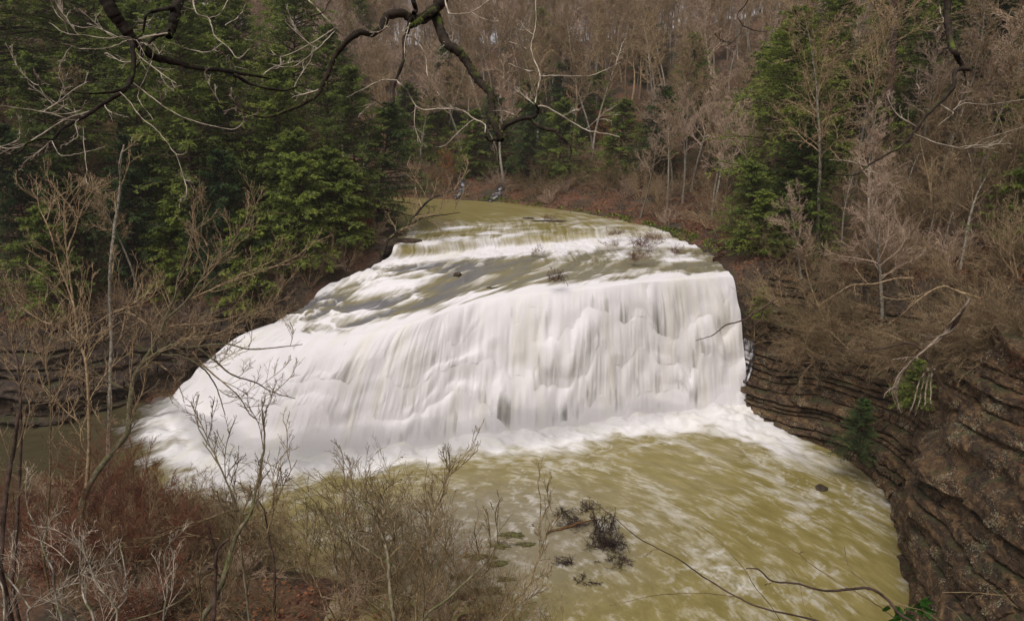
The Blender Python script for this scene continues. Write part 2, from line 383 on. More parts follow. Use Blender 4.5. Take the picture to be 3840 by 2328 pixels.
def axis(a, b, fine_a, fine_b, fs, cs):
    l = [fine_a]
    s = fs
    while l[-1] > a: s = min(s * 1.12, cs); l.append(l[-1] - s)
    m = list(np.arange(fine_a + fs, fine_b, fs))
    r = [fine_b]; s = fs
    while r[-1] < b: s = min(s * 1.12, cs); r.append(r[-1] + s)
    return np.array(l[::-1] + m + r)
gx = axis(-420, 420, -45, 42, 0.5, 14); gy = axis(-140, 620, 0, 100, 0.5, 14)
GX, GY = np.meshgrid(gx, gy, indexing='ij')
GZ = height(GX, GY)
GZ = np.where(np.hypot(GX, GY) > 260, np.minimum(GZ, 46), GZ)
def gz(x, y):
    x = np.asarray(x, float); y = np.asarray(y, float)
    i = np.clip(np.searchsorted(gx, x) - 1, 0, len(gx) - 2); j = np.clip(np.searchsorted(gy, y) - 1, 0, len(gy) - 2)
    fx = (x - gx[i]) / (gx[i + 1] - gx[i]); fy = (y - gy[j]) / (gy[j + 1] - gy[j])
    return GZ[i, j] * (1 - fx) * (1 - fy) + GZ[i + 1, j] * fx * (1 - fy) + GZ[i, j + 1] * (1 - fx) * fy + GZ[i + 1, j + 1] * fx * fy
def hit(px, py):
    r = ray(px, py); t = 8.0
    while t < 300:
        p = CAM + r * t
        if gz(p[0], p[1]) >= p[2]: return p
        t += 0.2
    return p
def grid_faces(nu, nv):
    idx = np.arange(nu * nv).reshape(nu, nv)
    return np.stack([idx[:-1, :-1], idx[1:, :-1], idx[1:, 1:], idx[:-1, 1:]], -1).reshape(-1, 4)
ground = new_mesh('ground', np.stack([GX, GY, GZ], -1).reshape(-1, 3), grid_faces(len(gx), len(gy)), M_GROUND)
tag(ground, 'steep wooded hillsides covered in brown fallen leaves', kind='structure')

# ------------------------------------------------------------------ rock cliffs
def spl(P, n):
    """Catmull-Rom through rows of P, n samples"""
    P = np.asarray(P, float); m = len(P); E = np.concatenate([[2 * P[0] - P[1]], P, [2 * P[-1] - P[-2]]])
    t = np.linspace(0, m - 1, n); i = np.minimum(t.astype(int), m - 2); f = (t - i).reshape((-1,) + (1,) * (P.ndim - 1))
    a, b, c, d = E[i], E[i + 1], E[i + 2], E[i + 3]
    return 0.5 * (2 * b + (c - a) * f + (2 * a - 5 * b + 4 * c - d) * f ** 2 + (3 * b - a - 3 * c + d) * f ** 3)
def cliff(name, foot, top, mat, nu, nv, amp, layer, tilt, seed, label, jag=0.5, undercut=0.0, groove=0.35, wavy=0.8):
    f = spl(foot, nu); tp = spl(top, nu)
    v = np.linspace(0, 1, nv)
    prof = v ** 1.35          # steep foot, leaning back towards the top
    P = f[:, None, :] + (tp - f)[:, None, :] * np.stack([prof, prof, v], -1)[None]
    tan = np.gradient(f, axis=0); tan[:, 2] = 0; tan = nrm(tan)
    out = np.stack([tan[:, 1], -tan[:, 0], tan[:, 2] * 0], -1)
    if np.mean(np.sum(out * (f - tp), 1)) < 0: out = -out
    X, Y, Z = P[..., 0], P[..., 1], P[..., 2]
    zz = Z + tilt[0] * X + tilt[1] * Y + fbm(X / 7, Y / 7, Z / 7, 3, seed) * wavy
    zz = zz + 0.9 * layer * fbm(zz / layer * 0.37, 0, 0, 3, seed + 40) * 2.2 + 0.5 * layer * fbm(X / 8, Y / 8, zz / 3, 2, seed + 41)
    L = zz / layer; li = np.floor(L); fr = L - li
    hv = _h(li, li * 0, li * 0, seed + 5)                       # each bed sticks out by its own amount
    hv2 = vnoise(X / 2.6 + li * 7.3, Y / 2.6, li * 3.1, seed + 9)   # and breaks off in blocks
    gv = np.exp(-(np.minimum(fr, 1 - fr) * layer / (0.07 + 0.05 * hv)) ** 2) * (0.35 + 0.65 * vnoise(X / 1.7, Y / 1.7, li, seed + 60))
    jx = (X * tan[:, 0][:, None] + Y * tan[:, 1][:, None]) / (layer * 3.1) + hv * 7 + fbm(Z * .4, X * .3, 0, 2, seed + 61) * .25
    jf = jx - np.floor(jx); jv = np.exp(-(np.minimum(jf, 1 - jf) * layer * 3.1 / 0.09) ** 2) * (_h(np.floor(jx), li, li * 0, seed + 62) > .45)
    D = -groove * (gv + .7 * jv) + amp * (0.35 + 0.65 * sst(-.35, .35, fbm(X / 4, Y / 4, Z / 4, 2, seed + 50))) * (hv * 0.55 + np.round(hv2 * 3) / 3 * jag) * (1 - 0.55 * sst(0.72, 1.0, fr) ) * (0.75 + 0.25 * sst(0, 0.25, fr))
    D = D + fbm(X * 3.5, Y * 3.5, Z * 5, 3, seed + 12) * .09 + fbm(X * 0.9, Y * 0.9, Z * 1.6, 4, seed + 2) * amp * 0.20 + fbm(X / 6, Y / 6, Z / 6, 2, seed + 3) * amp * 0.8
    D = D - undercut * sst(0.35, 0.0, v)[None, :]
    D = D * sst(0, 0.06, 1 - v)[None, :]
    P = P + out[:, None, :] * D[..., None]
    # roll the top back into the slope
    back = P[:, -1:, :] - out[:, None, :] * np.array([1.0, 2.2])[None, :, None] - np.array([0, 0, 1.0])[None, None] * np.array([0.25, 1.6])[None, :, None]
    P = np.concatenate([P, back], 1)
    o = new_mesh(name, P.reshape(-1, 3), grid_faces(nu, nv + 2), mat, smooth=False)
    return tag(o, label, kind='structure')
WALL = cliff('cliff', [(16.9, 54.5, 9.5), (16.9, 52.3, -1), (17.9, 49.6, -1), (20.6, 44.6, -1), (22.8, 40.5, -1), (23.4, 37.5, -1), (22.8, 35.5, -1)],
      [(18.2, 57, 12.2), (19.2, 54, 12.0), (20.8, 51.5, 10.8), (24.4, 46.5, 9.6), (27.0, 41.5, 10.2), (28, 38, 11.5), (27.5, 34, 13)], M_ROCK, 420, 170, 1.1, 0.55, (0.10, 0.14), 3,
      'layered brown rock wall right of the waterfall, lichen and wet streaks')
cliff('cliff', [(24.5, 37.6, -1), (22.4, 36.4, -1), (20.8, 34.2, -1), (19.2, 30.5, -1), (17.6, 27, -1), (15.6, 23.5, -1), (14, 20, 0), (13.5, 17, 2)],
      [(28, 38, 12), (26.0, 36.5, 12.5), (24.4, 33.8, 12.6), (22.6, 30, 12.2), (21.4, 26, 12), (20, 22, 12.2), (18.5, 18, 12), (18, 15, 12)], M_ROCK, 420, 190, 1.5, 1.25, (0.42, 0.10), 8,
      'brown sandstone buttress with sloping beds at the lower right', jag=0.12, undercut=0.7, groove=0.42, wavy=0.6)
cliff('cliff', [(-19.5, 54.2, 5), (-22.8, 53.3, 2), (-27.4, 52.0, -1), (-31, 49.6, -1), (-35, 47.3, -1), (-48, 44.2, -1), (-62, 39, -1)],
      [(-19.5, 57, 9.6), (-23, 56.5, 9.2), (-28, 56, 8.8), (-32, 53.5, 8.4), (-37, 51.5, 8.2), (-49, 49, 8.8), (-63, 45, 9.2)], M_ROCK_DARK, 420, 130, 2.0, 1.0, (0.02, -0.03), 14,
      'dark ledges of layered rock left of the waterfall', jag=0.35, undercut=1.3)
cliff('cliff', [(-9.8, 62, 11.2), (-10.6, 58.6, 10.2), (-12.6, 56.6, 9.0), (-15.6, 54.6, 7.2), (-18.6, 53.0, 5.0), (-22.0, 53.2, 2.4)],
      [(-11.5, 63, 12.8), (-12.5, 60, 12.6), (-14.2, 58.6, 12.0), (-17.2, 57, 11.0), (-19.8, 56, 10), (-22.6, 56.4, 9.2)], M_ROCK_DARK, 260, 70, 1.0, 0.55, (0.0, 0.0), 19,
      'low black rock bank under the hemlocks beside the crest')

# ------------------------------------------------------------------ water
M_FALL = mat_water('white_water', (1.7, 0.13), white=(0.86, 0.835, 0.845), fine=0.42, bs=0.22, cream=(0.82, 0.79, 0.72))
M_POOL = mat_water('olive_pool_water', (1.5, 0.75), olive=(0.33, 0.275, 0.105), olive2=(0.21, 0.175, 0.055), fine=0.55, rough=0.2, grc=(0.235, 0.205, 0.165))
def row(*p): return [tuple(q) for q in p]
def A(px, py, z): return tuple(at(px, py, z))
ROWS = [
 row((-75, 88, 12.6), (-75, 89.5, 12.6), (-75, 91, 12.6), (-75, 92.5, 12.6), (-75, 94, 12.6), (-75, 95.5, 12.6), (-75, 97, 12.6), (-75, 99, 12.6)),
 row((-28, 78, 12.5), (-27.6, 80.5, 12.5), (-27, 83, 12.5), (-26.5, 85, 12.5), (-26, 87.5, 12.5), (-25.5, 90, 12.5), (-25, 93, 12.5), (-24, 96.5, 12.5)),
 row((-14, 71, 12.4), (-12.6, 74, 12.4), (-11, 77, 12.4), (-9.6, 80, 12.4), (-8, 83, 12.4), (-6, 85, 12.4), (-4, 87, 12.4), (-1.5, 88.5, 12.4)),
 row((-11, 66, 12.2), (-8, 68, 12.2), (-5, 70, 12.2), (-2, 72, 12.2), (2, 74, 12.2), (5, 75.5, 12.2), (7.5, 77, 12.2), (10, 78, 12.2)),
 row((-10.2, 60.0, 11.9), (-7.5, 61.3, 12.0), (-4.5, 62.6, 12.0), (-1, 64.2, 12.0), (3, 66, 12.0), (7.5, 67.5, 12.0), (11.5, 68.5, 12.0), (15, 69, 12.0)),
 row((-10.0, 57.2, 11.75), (-7.4, 58.3, 11.8), (-4.5, 59.6, 11.8), (-1, 61.2, 11.8), (3, 63, 11.8), (7.5, 64.5, 11.8), (12, 65.4, 11.8), (17.5, 64.5, 11.8)),
 row((-10.4, 56.4, 10.9), (-7.4, 57.5, 10.95), (-4.4, 58.8, 11.0), (-.8, 60.3, 11.05), (3.2, 62, 11.2), (7.6, 63.3, 11.35), (12.2, 63.8, 11.5), (17.5, 62.5, 11.5)),
 row((-12.6, 55.6, 9.8), (-9.4, 54.6, 10.2), (-5.8, 54.8, 10.6), (-1.6, 56, 10.8), (3.4, 57.5, 10.95), (8, 58.3, 11.05), (12.2, 58.5, 11.1), (17.2, 58, 11.1)),
 row((-15.8, 53.6, 8.2), (-12.2, 51, 8.7), (-8.0, 50.6, 9.3), (-2.4, 52, 10.1), (3.0, 53, 10.6), (7.9, 54, 10.75), (11.9, 54.4, 10.8), (16.9, 54.3, 10.8)),
 row((-19.0, 52.4, 6.4), A(310, 333, 7.0), A(345, 335, 7.3), A(415, 322, 8.3), A(480, 300, 9.3), A(582, 288, 10.0), A(650, 281, 10.4), (16.9, 51.4, 10.5)),
]
FOOT = row((-28.4, 51.6, -.3), A(236, 447, 0), A(290, 458, 0), A(380, 451, 0), A(470, 441, 0), A(580, 427, 0), A(655, 416, 0), (18.4, 49.6, -.1))
ctl = np.array(ROWS); foot = np.array(FOOT)
NU = 620
def across(r):            # (8,3)->(NU,3)
    return spl(r, NU)
up_rows = spl(ctl, 300)           # (300,8,3)
up = np.stack([across(r) for r in up_rows])      # (300,NU,3)
crest = up[-1]; ft = across(foot)
NS = 260
s_ = np.linspace(0, 1, NS)[1:]
uu = np.linspace(0, 1, NU)
S, U = np.meshgrid(s_, uu, indexing='ij')
WX0 = np.broadcast_to(np.concatenate([[0], np.linalg.norm(np.diff(crest[:, :2], axis=0), axis=1).cumsum()])[None], S.shape)
phs = fbm(WX0 * 0.16, S * 0.8, 0, 2, 21) * 1.6 + np.abs(fbm(WX0 * 0.38, S * 1.0, 0, 2, 25)) * 1.1 + np.abs(fbm(WX0 * 1.3, S * 1.0, 0, 2, 27)) * .25
tier = 2.9
tau = np.mod(tier * S + phs + 0.15, 1.0); tid = np.floor(tier * S + phs + 0.15)
pst = sst(-.25, .45, fbm(WX0 * .45 + tid * 3.7, tid * 2.3, 0, 3, 26))     # some steps show, others are drowned
puff = (0.12 + 0.88 * pst) * np.sin(math.pi * np.clip(tau, 0, 1) ** .6) ** 2 * (1 - .5 * tau)                  # water bursting out where it lands on a step
vf = S + (0.35 / (2 * math.pi * tier)) * np.sin(2 * math.pi * (tier * S + phs)) * np.sin(math.pi * S) ** 0.5
vf = np.clip(vf * 0.90 + 0.10 * S ** 2, 0, 1); hf = np.clip(S ** 0.72, 0, 1)
fall = crest[None] + (ft - crest)[None] * np.stack([hf, hf, vf], -1)
# bulging veils
width = np.linalg.norm(np.gradient(crest, axis=0)[:, :2], axis=1).cumsum()
WX = np.broadcast_to(width[None], S.shape)
drop = S * 10.0
veil = fbm(WX * 0.8 + 2 * fbm(WX * .3, drop * .12, 0, 2, 4), drop * 0.10, 0, 3, 31)
lump = fbm(WX * 0.5, drop * 0.38, 0, 2, 37)
amp = np.sin(math.pi * np.clip(S, 0, 1)) ** 0.6
strand = fbm(WX * 3.2 + tid * 5.7, drop * 0.08 + tid, 0, 3, 33)
cell = fbm(WX * 0.8 + tid * 3.1, tid * 1.7, 0, 3, 34)
fall[..., 1] -= (veil * 0.12 + lump * 0.35 + puff * (0.18 + 0.5 * np.clip(cell + .3, 0, 1)) + strand * 0.09 * sst(0, .3, tau)) * amp
fall[..., 2] += (lump * 0.2 + fbm(WX * 1.6, drop * 1.2, 0, 3, 39) * .16 * puff) * amp
W = np.concatenate([up, fall], 0)
nr = len(W)
dv = np.linalg.norm(np.diff(W[:, NU // 2], axis=0), axis=1); vl = np.concatenate([[0], dv.cumsum()])
VL = np.broadcast_to(vl[:, None], (nr, NU)).copy()
UL = np.broadcast_to(np.concatenate([[0], np.linalg.norm(np.diff(crest[:, :2], axis=0), axis=1).cumsum()])[None], (nr, NU)).copy()
X, Y, Z = W[..., 0], W[..., 1], W[..., 2]
ri = np.arange(nr)[:, None] / 299 * (len(ROWS) - 1)          # control-row number
isup = (ri <= len(ROWS) - 1)
# rapids: waves on the upper river
uq = np.broadcast_to(uu[None], (nr, NU))
led = np.exp(-((ri - 6.35) / 0.42) ** 2) * (1 - 0.35 * sst(.55, 1, uq))
rap = sst(6.2, 7.0, ri + 0 * uq)
left = sst(0.62, 0.15, uq)
base = 0.10 + 0.10 * sst(3.2, 5, ri) + 0 * uq
wav = fbm(UL * 0.5 + VL * 0.35, VL * 0.30 - UL * 0.1, 0, 4, 41)          # diagonal standing waves
wav2 = 1 - np.abs(fbm(UL * 0.35 - VL * 0.22, VL * 0.55 + UL * .18, 0, 3, 45)) * 2.6
riv = sst(2.5, 4.5, ri + 0 * uq)
Zd = (wav * (0.12 + 0.30 * rap * (0.35 + left)) + sst(0.3, 1, wav2) * 0.16 * rap * (0.2 + left)) * riv
Zd = Zd * np.where(isup, 1, 0) * sst(9.0, 8.3, ri + 0 * uq)
W[..., 2] += Zd + led * 0.16 * fbm(UL * 1.3, VL * 1.3, 0, 3, 47)
crestf0 = sst(8.2, 8.9, ri + 0 * uq)
base = base + 0.42 * sst(2.0, 3.6, ri + 0 * uq) * (0.55 + fbm(UL * .35, VL * .9, 0, 4, 63))
foam = base + led * 0.85 + sst(0.15, 0.6, wav + 0.15) * 0.38 * riv * (0.25 + 0.35 * rap + .6 * sst(3.6, 5.5, ri) * sst(.75, .4, uq)) + sst(0.55, 1.0, wav2) * rap * (0.22 + 0.36 * left)
foam = foam - 0.12 * rap * (1 - crestf0) 
foam += 0.5 * np.exp(-((ri - 3.6 + 0.5 * fbm(UL * .2, VL * .15, 0, 2, 6)) / 0.16) ** 2) * sst(-.15, .3, fbm(UL * .35, VL * .5, 0, 3, 62))
foam += 0.55 * np.exp(-((ri - 4.6 + 0.6 * fbm(UL * .3, VL * .1, 0, 2, 3)) / 0.35) ** 2) * sst(-.1, .35, fbm(UL * .5, VL * .5, 0, 3, 61)) * sst(.7, .4, uq)
crestf = sst(8.6, 9.0, ri + 0.35 * fbm(UL * 0.5, VL * 0.2, 0, 3, 51) + 0.25 * sst(.55, .9, uq))
foam = np.where(isup, np.maximum(foam, crestf * 1.05), 1.15)
grey = np.where(isup, sst(0.15, -0.35, wav) * rap * (0.3 + 0.7 * left) * (1 - crestf) + 0.3 * rap, 0.0)
foam = foam - np.where(isup, (sst(0.15, -0.3, wav) * 0.45 + 0.12 * left - .06) * rap * (1 - crestf), 0)
# dark veils where the rock shows through, only at mid to lower height
Sfull = np.concatenate([np.zeros((300, NU)), S]); 
gap = fbm(WX[0][None] * 1.7 + 0 * Sfull, Sfull * 2.0 + fbm(WX[0][None] * .5, 0, 0, 2, 9)[0] * 2, 0, 4, 71)
gapm = sst(0.02, 0.45, gap) * sst(.1, .5, Sfull) * sst(1.0, .9, Sfull) * (0.45 + 0.55 * sst(.25, .45, uq) * sst(.98, .8, uq))
TA = np.concatenate([np.zeros((300, NU)), tau]); TI = np.concatenate([np.zeros((300, NU)), tid])
st1 = fbm(WX[0][None] * 2.6 + TI * 5.7, Sfull * .9 + TI, 0, 4, 73); cl1 = fbm(WX[0][None] * .55 + TI * 2.1, Sfull * 1.2, 0, 3, 74)
PS = np.concatenate([np.zeros((300, NU)), pst]); dark = (0.25 + .75 * PS) * sst(.12, .8, TA) * sst(-.25, .45, st1 + .5 * cl1) * sst(1.02, .88, Sfull) * sst(.0, .12, Sfull)
foam = np.where(isup, foam, 1.12 - 0.40 * dark - 0.46 * gapm * sst(.05, .4, TA) - .10 * sst(0, .5, st1)); grey = np.where(isup, grey, 0.75)
# thin yellow-green lip
ylip = np.where(isup, 0, 0.0)
river = new_mesh('water', W.reshape(-1, 3), grid_faces(nr, NU), M_FALL, uv=np.stack([UL, VL], -1).reshape(-1, 2), attrs={'foam': foam.ravel(), 'grey': np.clip(grey, 0, 1).ravel()})
tag(river, 'wide white waterfall and the olive river rapids feeding it', kind='structure')

# pool
px_ = np.concatenate([np.arange(-78, -30, 0.5), np.arange(-30, 27, 0.14)]); py_ = np.arange(12, 54, 0.14)
PX, PY = np.meshgrid(px_, py_, indexing='ij')
fy = np.interp(PX, ft[:, 0], ft[:, 1]); fy = np.where(PX < -28.4, 51, fy)
dist = np.maximum(fy - PY, 0)                      # metres in front of the foot of the fall
ddx = np.maximum(PX - 18, 0)
cx0, cy0 = -4.0, 22.0
rr_ = np.hypot(PX - cx0, (PY - cy0)); th_ = np.arctan2(PY - cy0, PX - cx0)
warp = fbm(PX * .12, PY * .12, 0, 3, 81)
nA = fbm(rr_ * 0.55 + warp * 2, th_ * 4.2 + warp, 0, 5, 83)
nB = fbm(rr_ * 1.5 + fbm(PX * .5, PY * .5, 0, 3, 88) * 1.5, th_ * 14 + warp * 3, 0, 5, 87)
edgew = 3.4 + 1.6 * fbm(PX * .25, PY * .1, 0, 3, 91) + 2.2 * sst(8, 15, PX) + 3.0 * sst(-10, -20, PX)
nC = fbm(PX * .8 + warp, PY * .8, 0, 5, 89)
pf = 1.15 * sst(1.5, 0.2, dist / edgew + 0.45 * nA + 0.35 * nC)
# plume sweeping away to the right below the right-hand end
pl_d = np.abs((PX - 17.5) - (49.5 - PY) * 0.30 + 0.8)
plume = sst(3.6, 0.4, pl_d + nB * 1.2) * sst(14.5, 4, 49.5 - PY + nA * 3)
pf = np.maximum(pf, plume * 1.05)
pf2 = 0.17 + 0.14 * nA + 0.12 * nB + 0.14 * nC + 0.12 * sst(0.30, 0.62, nB + 0.35 * nA) * sst(-8, 4, PX)
# long foam ribbon through the middle of the pool, curling towards the outlet
rib = np.abs(rr_ - (21.0 + 1.6 * fbm(th_ * 3, 0 * th_, 0, 3, 95) - 5.5 * sst(1.2, 0.1, th_)))
fil = sst(.10, .0, np.abs(fbm(rr_ * .5 + nC * .8, th_ * 9 + warp * 3, 0, 4, 101))) * sst(-.1, .35, fbm(PX * .22, PY * .22, 0, 3, 103))
pf2 = pf2 + .26 * fil * sst(-12, 0, PX)
pf2 = pf2 + 0.16 * sst(1.9, 0.1, rib + nB * 1.6) * sst(1.75, 1.2, th_)
pf = np.maximum(pf, pf2 * sst(-30, -18, PX) + 0.05)
pg = sst(-14, -24, PX) * 0.15 + sst(8, 2.0, np.hypot((PX + 1.5) / 1.6, PY - 33) + nA * 2) * 0.6 + sst(2.0, 0.3, np.abs(PX - 22.6) + np.abs(PY - 37) * .3) * .5
pf = pf * sst(-31, -24, PX + 2 * nA)
pg = np.clip(pg, 0, 1) * sst(1.0, 0.6, pf)
mound = 0.55 * sst(1.2, 0.25, dist / edgew) * (0.5 + fbm(PX * .8, PY * .8, 0, 4, 97)) + 0.5 * plume * (0.4 + fbm(PX * .7, PY * .7, 0, 3, 99))
PZ = 0.0 + mound + 0.10 * nA + 0.05 * nB * sst(-30, -10, PX)
PZ = np.where(PY > fy + 0.6, -0.6, PZ)
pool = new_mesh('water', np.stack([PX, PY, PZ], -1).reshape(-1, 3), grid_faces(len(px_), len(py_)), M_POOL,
   uv=np.stack([rr_, th_ * 16], -1).reshape(-1, 2), attrs={'foam': pf.ravel(), 'grey': pg.ravel(), 'deep': (.9 * sst(-20, -27, PX + 2.5 * nA + 1.5 * nC)).ravel()})  # left side of the pool painted dark, standing in for the reflected cliff
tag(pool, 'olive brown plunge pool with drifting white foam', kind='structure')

# ------------------------------------------------------------------ tree builders
def bare_tree(seed, H=14.0, r0=0.16, spread=0.6, n1=26, n2=10, n3=7, kx=(5, 3, 3), twig_r=0.016, lean=0.06, t0=0.35, fork=0):
    r = np.random.default_rng(seed)
    tr = walk(np.zeros((1, 3)) - np.array([[0, 0, .4]]), np.array([[r.normal(0, lean), r.normal(0, lean), 1.0]]), np.array([H]), 14, 0.045, 0.03, r)
    R = (r0 * (1 - np.linspace(0, 1, 14) ** 1.1 * 0.93))[None]
    trunk = MB(); trunk.tubes(tr, R, 7)
    if fork:
        fk, fr = children(tr, R, fork, 0.25, 0.6, 0.4, 0.62, 12, 0.06, 0.10, r, rr=0.75, up=0.7, tip=0.1)
        trunk.tubes(fk, fr, 6); P0 = np.concatenate([spl(tr[0], 12)[None], fk]); R0 = np.concatenate([np.interp(np.linspace(0, 1, 12), np.linspace(0, 1, 14), R[0])[None], fr])
        n1 = max(4, n1 // (fork + 1) + 2)
    else: P0, R0 = tr, R
    crown = MB()
    b1, r1 = children(P0, R0, n1, t0, 0.98, 0.95, spread * 0.62, 8, 0.16, 0.05, r, rr=0.5, up=0.25)
    crown.tubes(b1, r1, kx[0])
    b2, r2 = children(b1, r1, n2, 0.2, 1.0, 0.75, 0.5, 6, 0.14, 0.03, r, rr=0.6, up=0.1)
    r2 = np.maximum(r2, twig_r); crown.tubes(b2, r2, kx[1])
    b3, r3 = children(b2, r2, n3, 0.15, 1.0, 0.75, 0.5, 4, 0.12, 0.03, r, rr=0.6, up=0.08)
    r3 = np.maximum(r3 * 0.8, twig_r * 0.75); crown.tubes(b3, r3, kx[2])
    return trunk, crown, b3
def quads_at(mb, P, D, L, Wd, r, a, flat=0.0):
    """small leaf faces at P pointing along D"""
    n = len(P); D = nrm(D); q = r.normal(0, 1, (n, 3)); q[:, 2] *= (1 - flat)
    if flat: side = nrm(np.cross(D, np.array([0, 0, 1.0]) + q * (1 - flat)))
    else: side = nrm(np.cross(D, q))
    L = L * (0.7 + 0.6 * r.random((n, 1))); Wd = Wd * (0.7 + 0.6 * r.random((n, 1)))
    m = P + D * L * 0.5
    V = np.stack([P, m + side * Wd, P + D * L, m - side * Wd], 1).reshape(-1, 3)
    F = np.arange(n * 4).reshape(n, 4)
    mb.add(V, F, np.repeat(a, 4))
def hemlock(seed, H=18.0, rad=3.6, nb=110, t0=0.12, dens=1.0, droop=-0.07, leaf=0.19, conic=1.0, ragged=0.35):
    r = np.random.default_rng(seed)
    tr = walk(np.array([[0, 0, -.5]]), np.array([[r.normal(0, .02), r.normal(0, .02), 1.0]]), np.array([H]), 12, 0.02, 0.04, r)
    R = (H * 0.011 * (1 - np.linspace(0, 1, 12) * 0.94))[None]
    trunk = MB(); trunk.tubes(tr, R, 7)
    t = np.sort(t0 + (1 - t0) * ((np.arange(nb) + r.random(nb)) / nb) ** 0.9 * 0.985)
    f = t * 11; i = np.minimum(f.astype(int), 10); S = tr[0, i] * (1 - (f - i))[:, None] + tr[0, i + 1] * (f - i)[:, None]
    az = np.arange(nb) * 2.399 + r.normal(0, .5, nb)
    prof = np.clip((1 - t) / (1 - t0), 0, 1) ** (0.6 * conic) * (0.55 + 0.45 * sst(t0, t0 + .2, t))
    sect = 1 + 0.35 * np.sin(az * 1.0 + r.random() * 6) * (1 - t)
    L = (rad * prof * sect * (1 - ragged + 2 * ragged * r.random(nb)) + 0.25)
    d = np.stack([np.cos(az), np.sin(az), 0.15 + 0.75 * t ** 3], -1)
    B = walk(S, d, L, 7, 0.06, droop, r)
    RB = (0.02 + 0.012 * L)[:, None] * np.linspace(1, 0.25, 7)[None]
    trunk.tubes(B, RB, 3)
    crown = MB()
    nc = int(17 * dens)
    b2, _ = children(B, RB, nc, 0.12, 1.0, 0.95, 0.34, 4, 0.08, -0.07, r, shape=lambda t: 1.15 - 0.75 * t)
    b2[:, :, 2] = b2[:, :1, 2] + (b2[:, :, 2] - b2[:, :1, 2]) * 0.45 - 0.02 * np.arange(4)[None]
    nl = int(20 * dens)
    tt = r.random((len(b2), nl)) * 2.999; ii = tt.astype(int); fr = (tt - ii)[..., None]; jj = np.arange(len(b2))[:, None]
    P = b2[jj, ii] * (1 - fr) + b2[jj, ii + 1] * fr; D = nrm(b2[jj, ii + 1] - b2[jj, ii]) + r.normal(0, .7, P.shape) * np.array([1, 1, .5])
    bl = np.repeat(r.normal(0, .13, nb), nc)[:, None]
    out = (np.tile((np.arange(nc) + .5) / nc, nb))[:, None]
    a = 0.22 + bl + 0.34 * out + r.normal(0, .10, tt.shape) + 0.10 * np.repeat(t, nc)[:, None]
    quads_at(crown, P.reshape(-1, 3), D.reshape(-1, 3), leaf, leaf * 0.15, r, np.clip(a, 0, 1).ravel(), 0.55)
    return trunk, crown
def shrub(seed, H=2.5, ns=14, spread=0.5, n2=10, n3=6, r0=0.02, tr=0.006, arch=-0.02, base=0.25, k=3):
    r = np.random.default_rng(seed)
    az = r.random(ns) * 6.283; d = np.stack([np.cos(az) * spread, np.sin(az) * spread, np.ones(ns)], -1) + r.normal(0, .18, (ns, 3))
    S = np.stack([np.cos(az), np.sin(az), az * 0], -1) * base * r.random((ns, 1)) - np.array([0, 0, .15])
    st = walk(S, d, H * (0.6 + 0.5 * r.random(ns)), 9, 0.10, arch, r)
    R = np.full((ns, 1), r0) * (0.6 + 0.7 * r.random((ns, 1))) * np.linspace(1, .25, 9)[None]
    m = MB(); m.tubes(st, R, 4)
    b2, r2 = children(st, R, n2, 0.2, 1, 0.6, 0.36, 6, 0.09, 0.02, r, rr=0.6); r2 = np.maximum(r2, tr); m.tubes(b2, r2, k)
    b3, r3 = children(b2, r2, n3, 0.1, 1, 0.6, 0.5, 4, 0.09, 0.02, r, rr=0.7); r3 = np.maximum(r3 * .8, tr * .8); m.tubes(b3, r3, k)
    return m, b3
def leaves_on(B, n, r, L, Wd, spreadp=0.1, amean=0.5):
    mb = MB(); jj = r.integers(0, len(B), n); tt = r.random(n) * (B.shape[1] - 1.001); ii = tt.astype(int); fr = (tt - ii)[:, None]
    P = B[jj, ii] * (1 - fr) + B[jj, ii + 1] * fr + r.normal(0, spreadp, (n, 3))
    quads_at(mb, P, r.normal(0, 1, (n, 3)) + np.array([0, 0, -.3]), L, Wd, r, np.clip(amean + r.normal(0, .25, n), 0, 1))
    return mb
PROTO = {}
def proto(key, fn):
    """builds a kind once; later calls copy it"""
    if key not in PROTO: PROTO[key] = fn(); PROTO[key]['_used'] = 0
    p = PROTO[key]
    if p['_used'] == 0: p['_used'] = 1; return p
    q = dup(p); return q
def T_bare(i):
    kw = [dict(H=15, spread=.55, t0=.42), dict(H=17, spread=.42, n1=26, t0=.5), dict(H=13, spread=.75, fork=2), dict(H=16, spread=.5, fork=1, t0=.45), dict(H=12, spread=.8, n1=22), dict(H=18, spread=.38, n1=32, t0=.5)][i]
    def f():
        root = empty('bare_tree'); t, c, _ = bare_tree(100 + i, r0=[.2, .19, .18, .2, .14, .2][i], **kw)
        t.build('trunk', [M_BARK_PALE, M_BARK_PALE, M_BARK_TWIG][i % 3], root); c.build('crown', [M_BARK_PINK, M_BARK_TWIG, M_BARK_TWIG][i % 3], root); return root
    return proto(('bare', i), f)
def T_hem(i):
    kw = [dict(H=18, rad=5.0, nb=140, dens=1.25), dict(H=22, rad=6.4, nb=170, t0=.15, dens=1.35), dict(H=13, rad=4.6, nb=120, t0=.05, dens=1.2), dict(H=9, rad=3.6, nb=95, t0=.03, dens=1.15), dict(H=20, rad=4.6, nb=120, t0=.25, ragged=.5, dens=1.2)][i]
    def f():
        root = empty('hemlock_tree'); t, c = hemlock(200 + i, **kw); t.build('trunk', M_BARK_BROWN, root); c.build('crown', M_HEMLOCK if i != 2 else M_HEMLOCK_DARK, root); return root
    return proto(('hem', i), f)
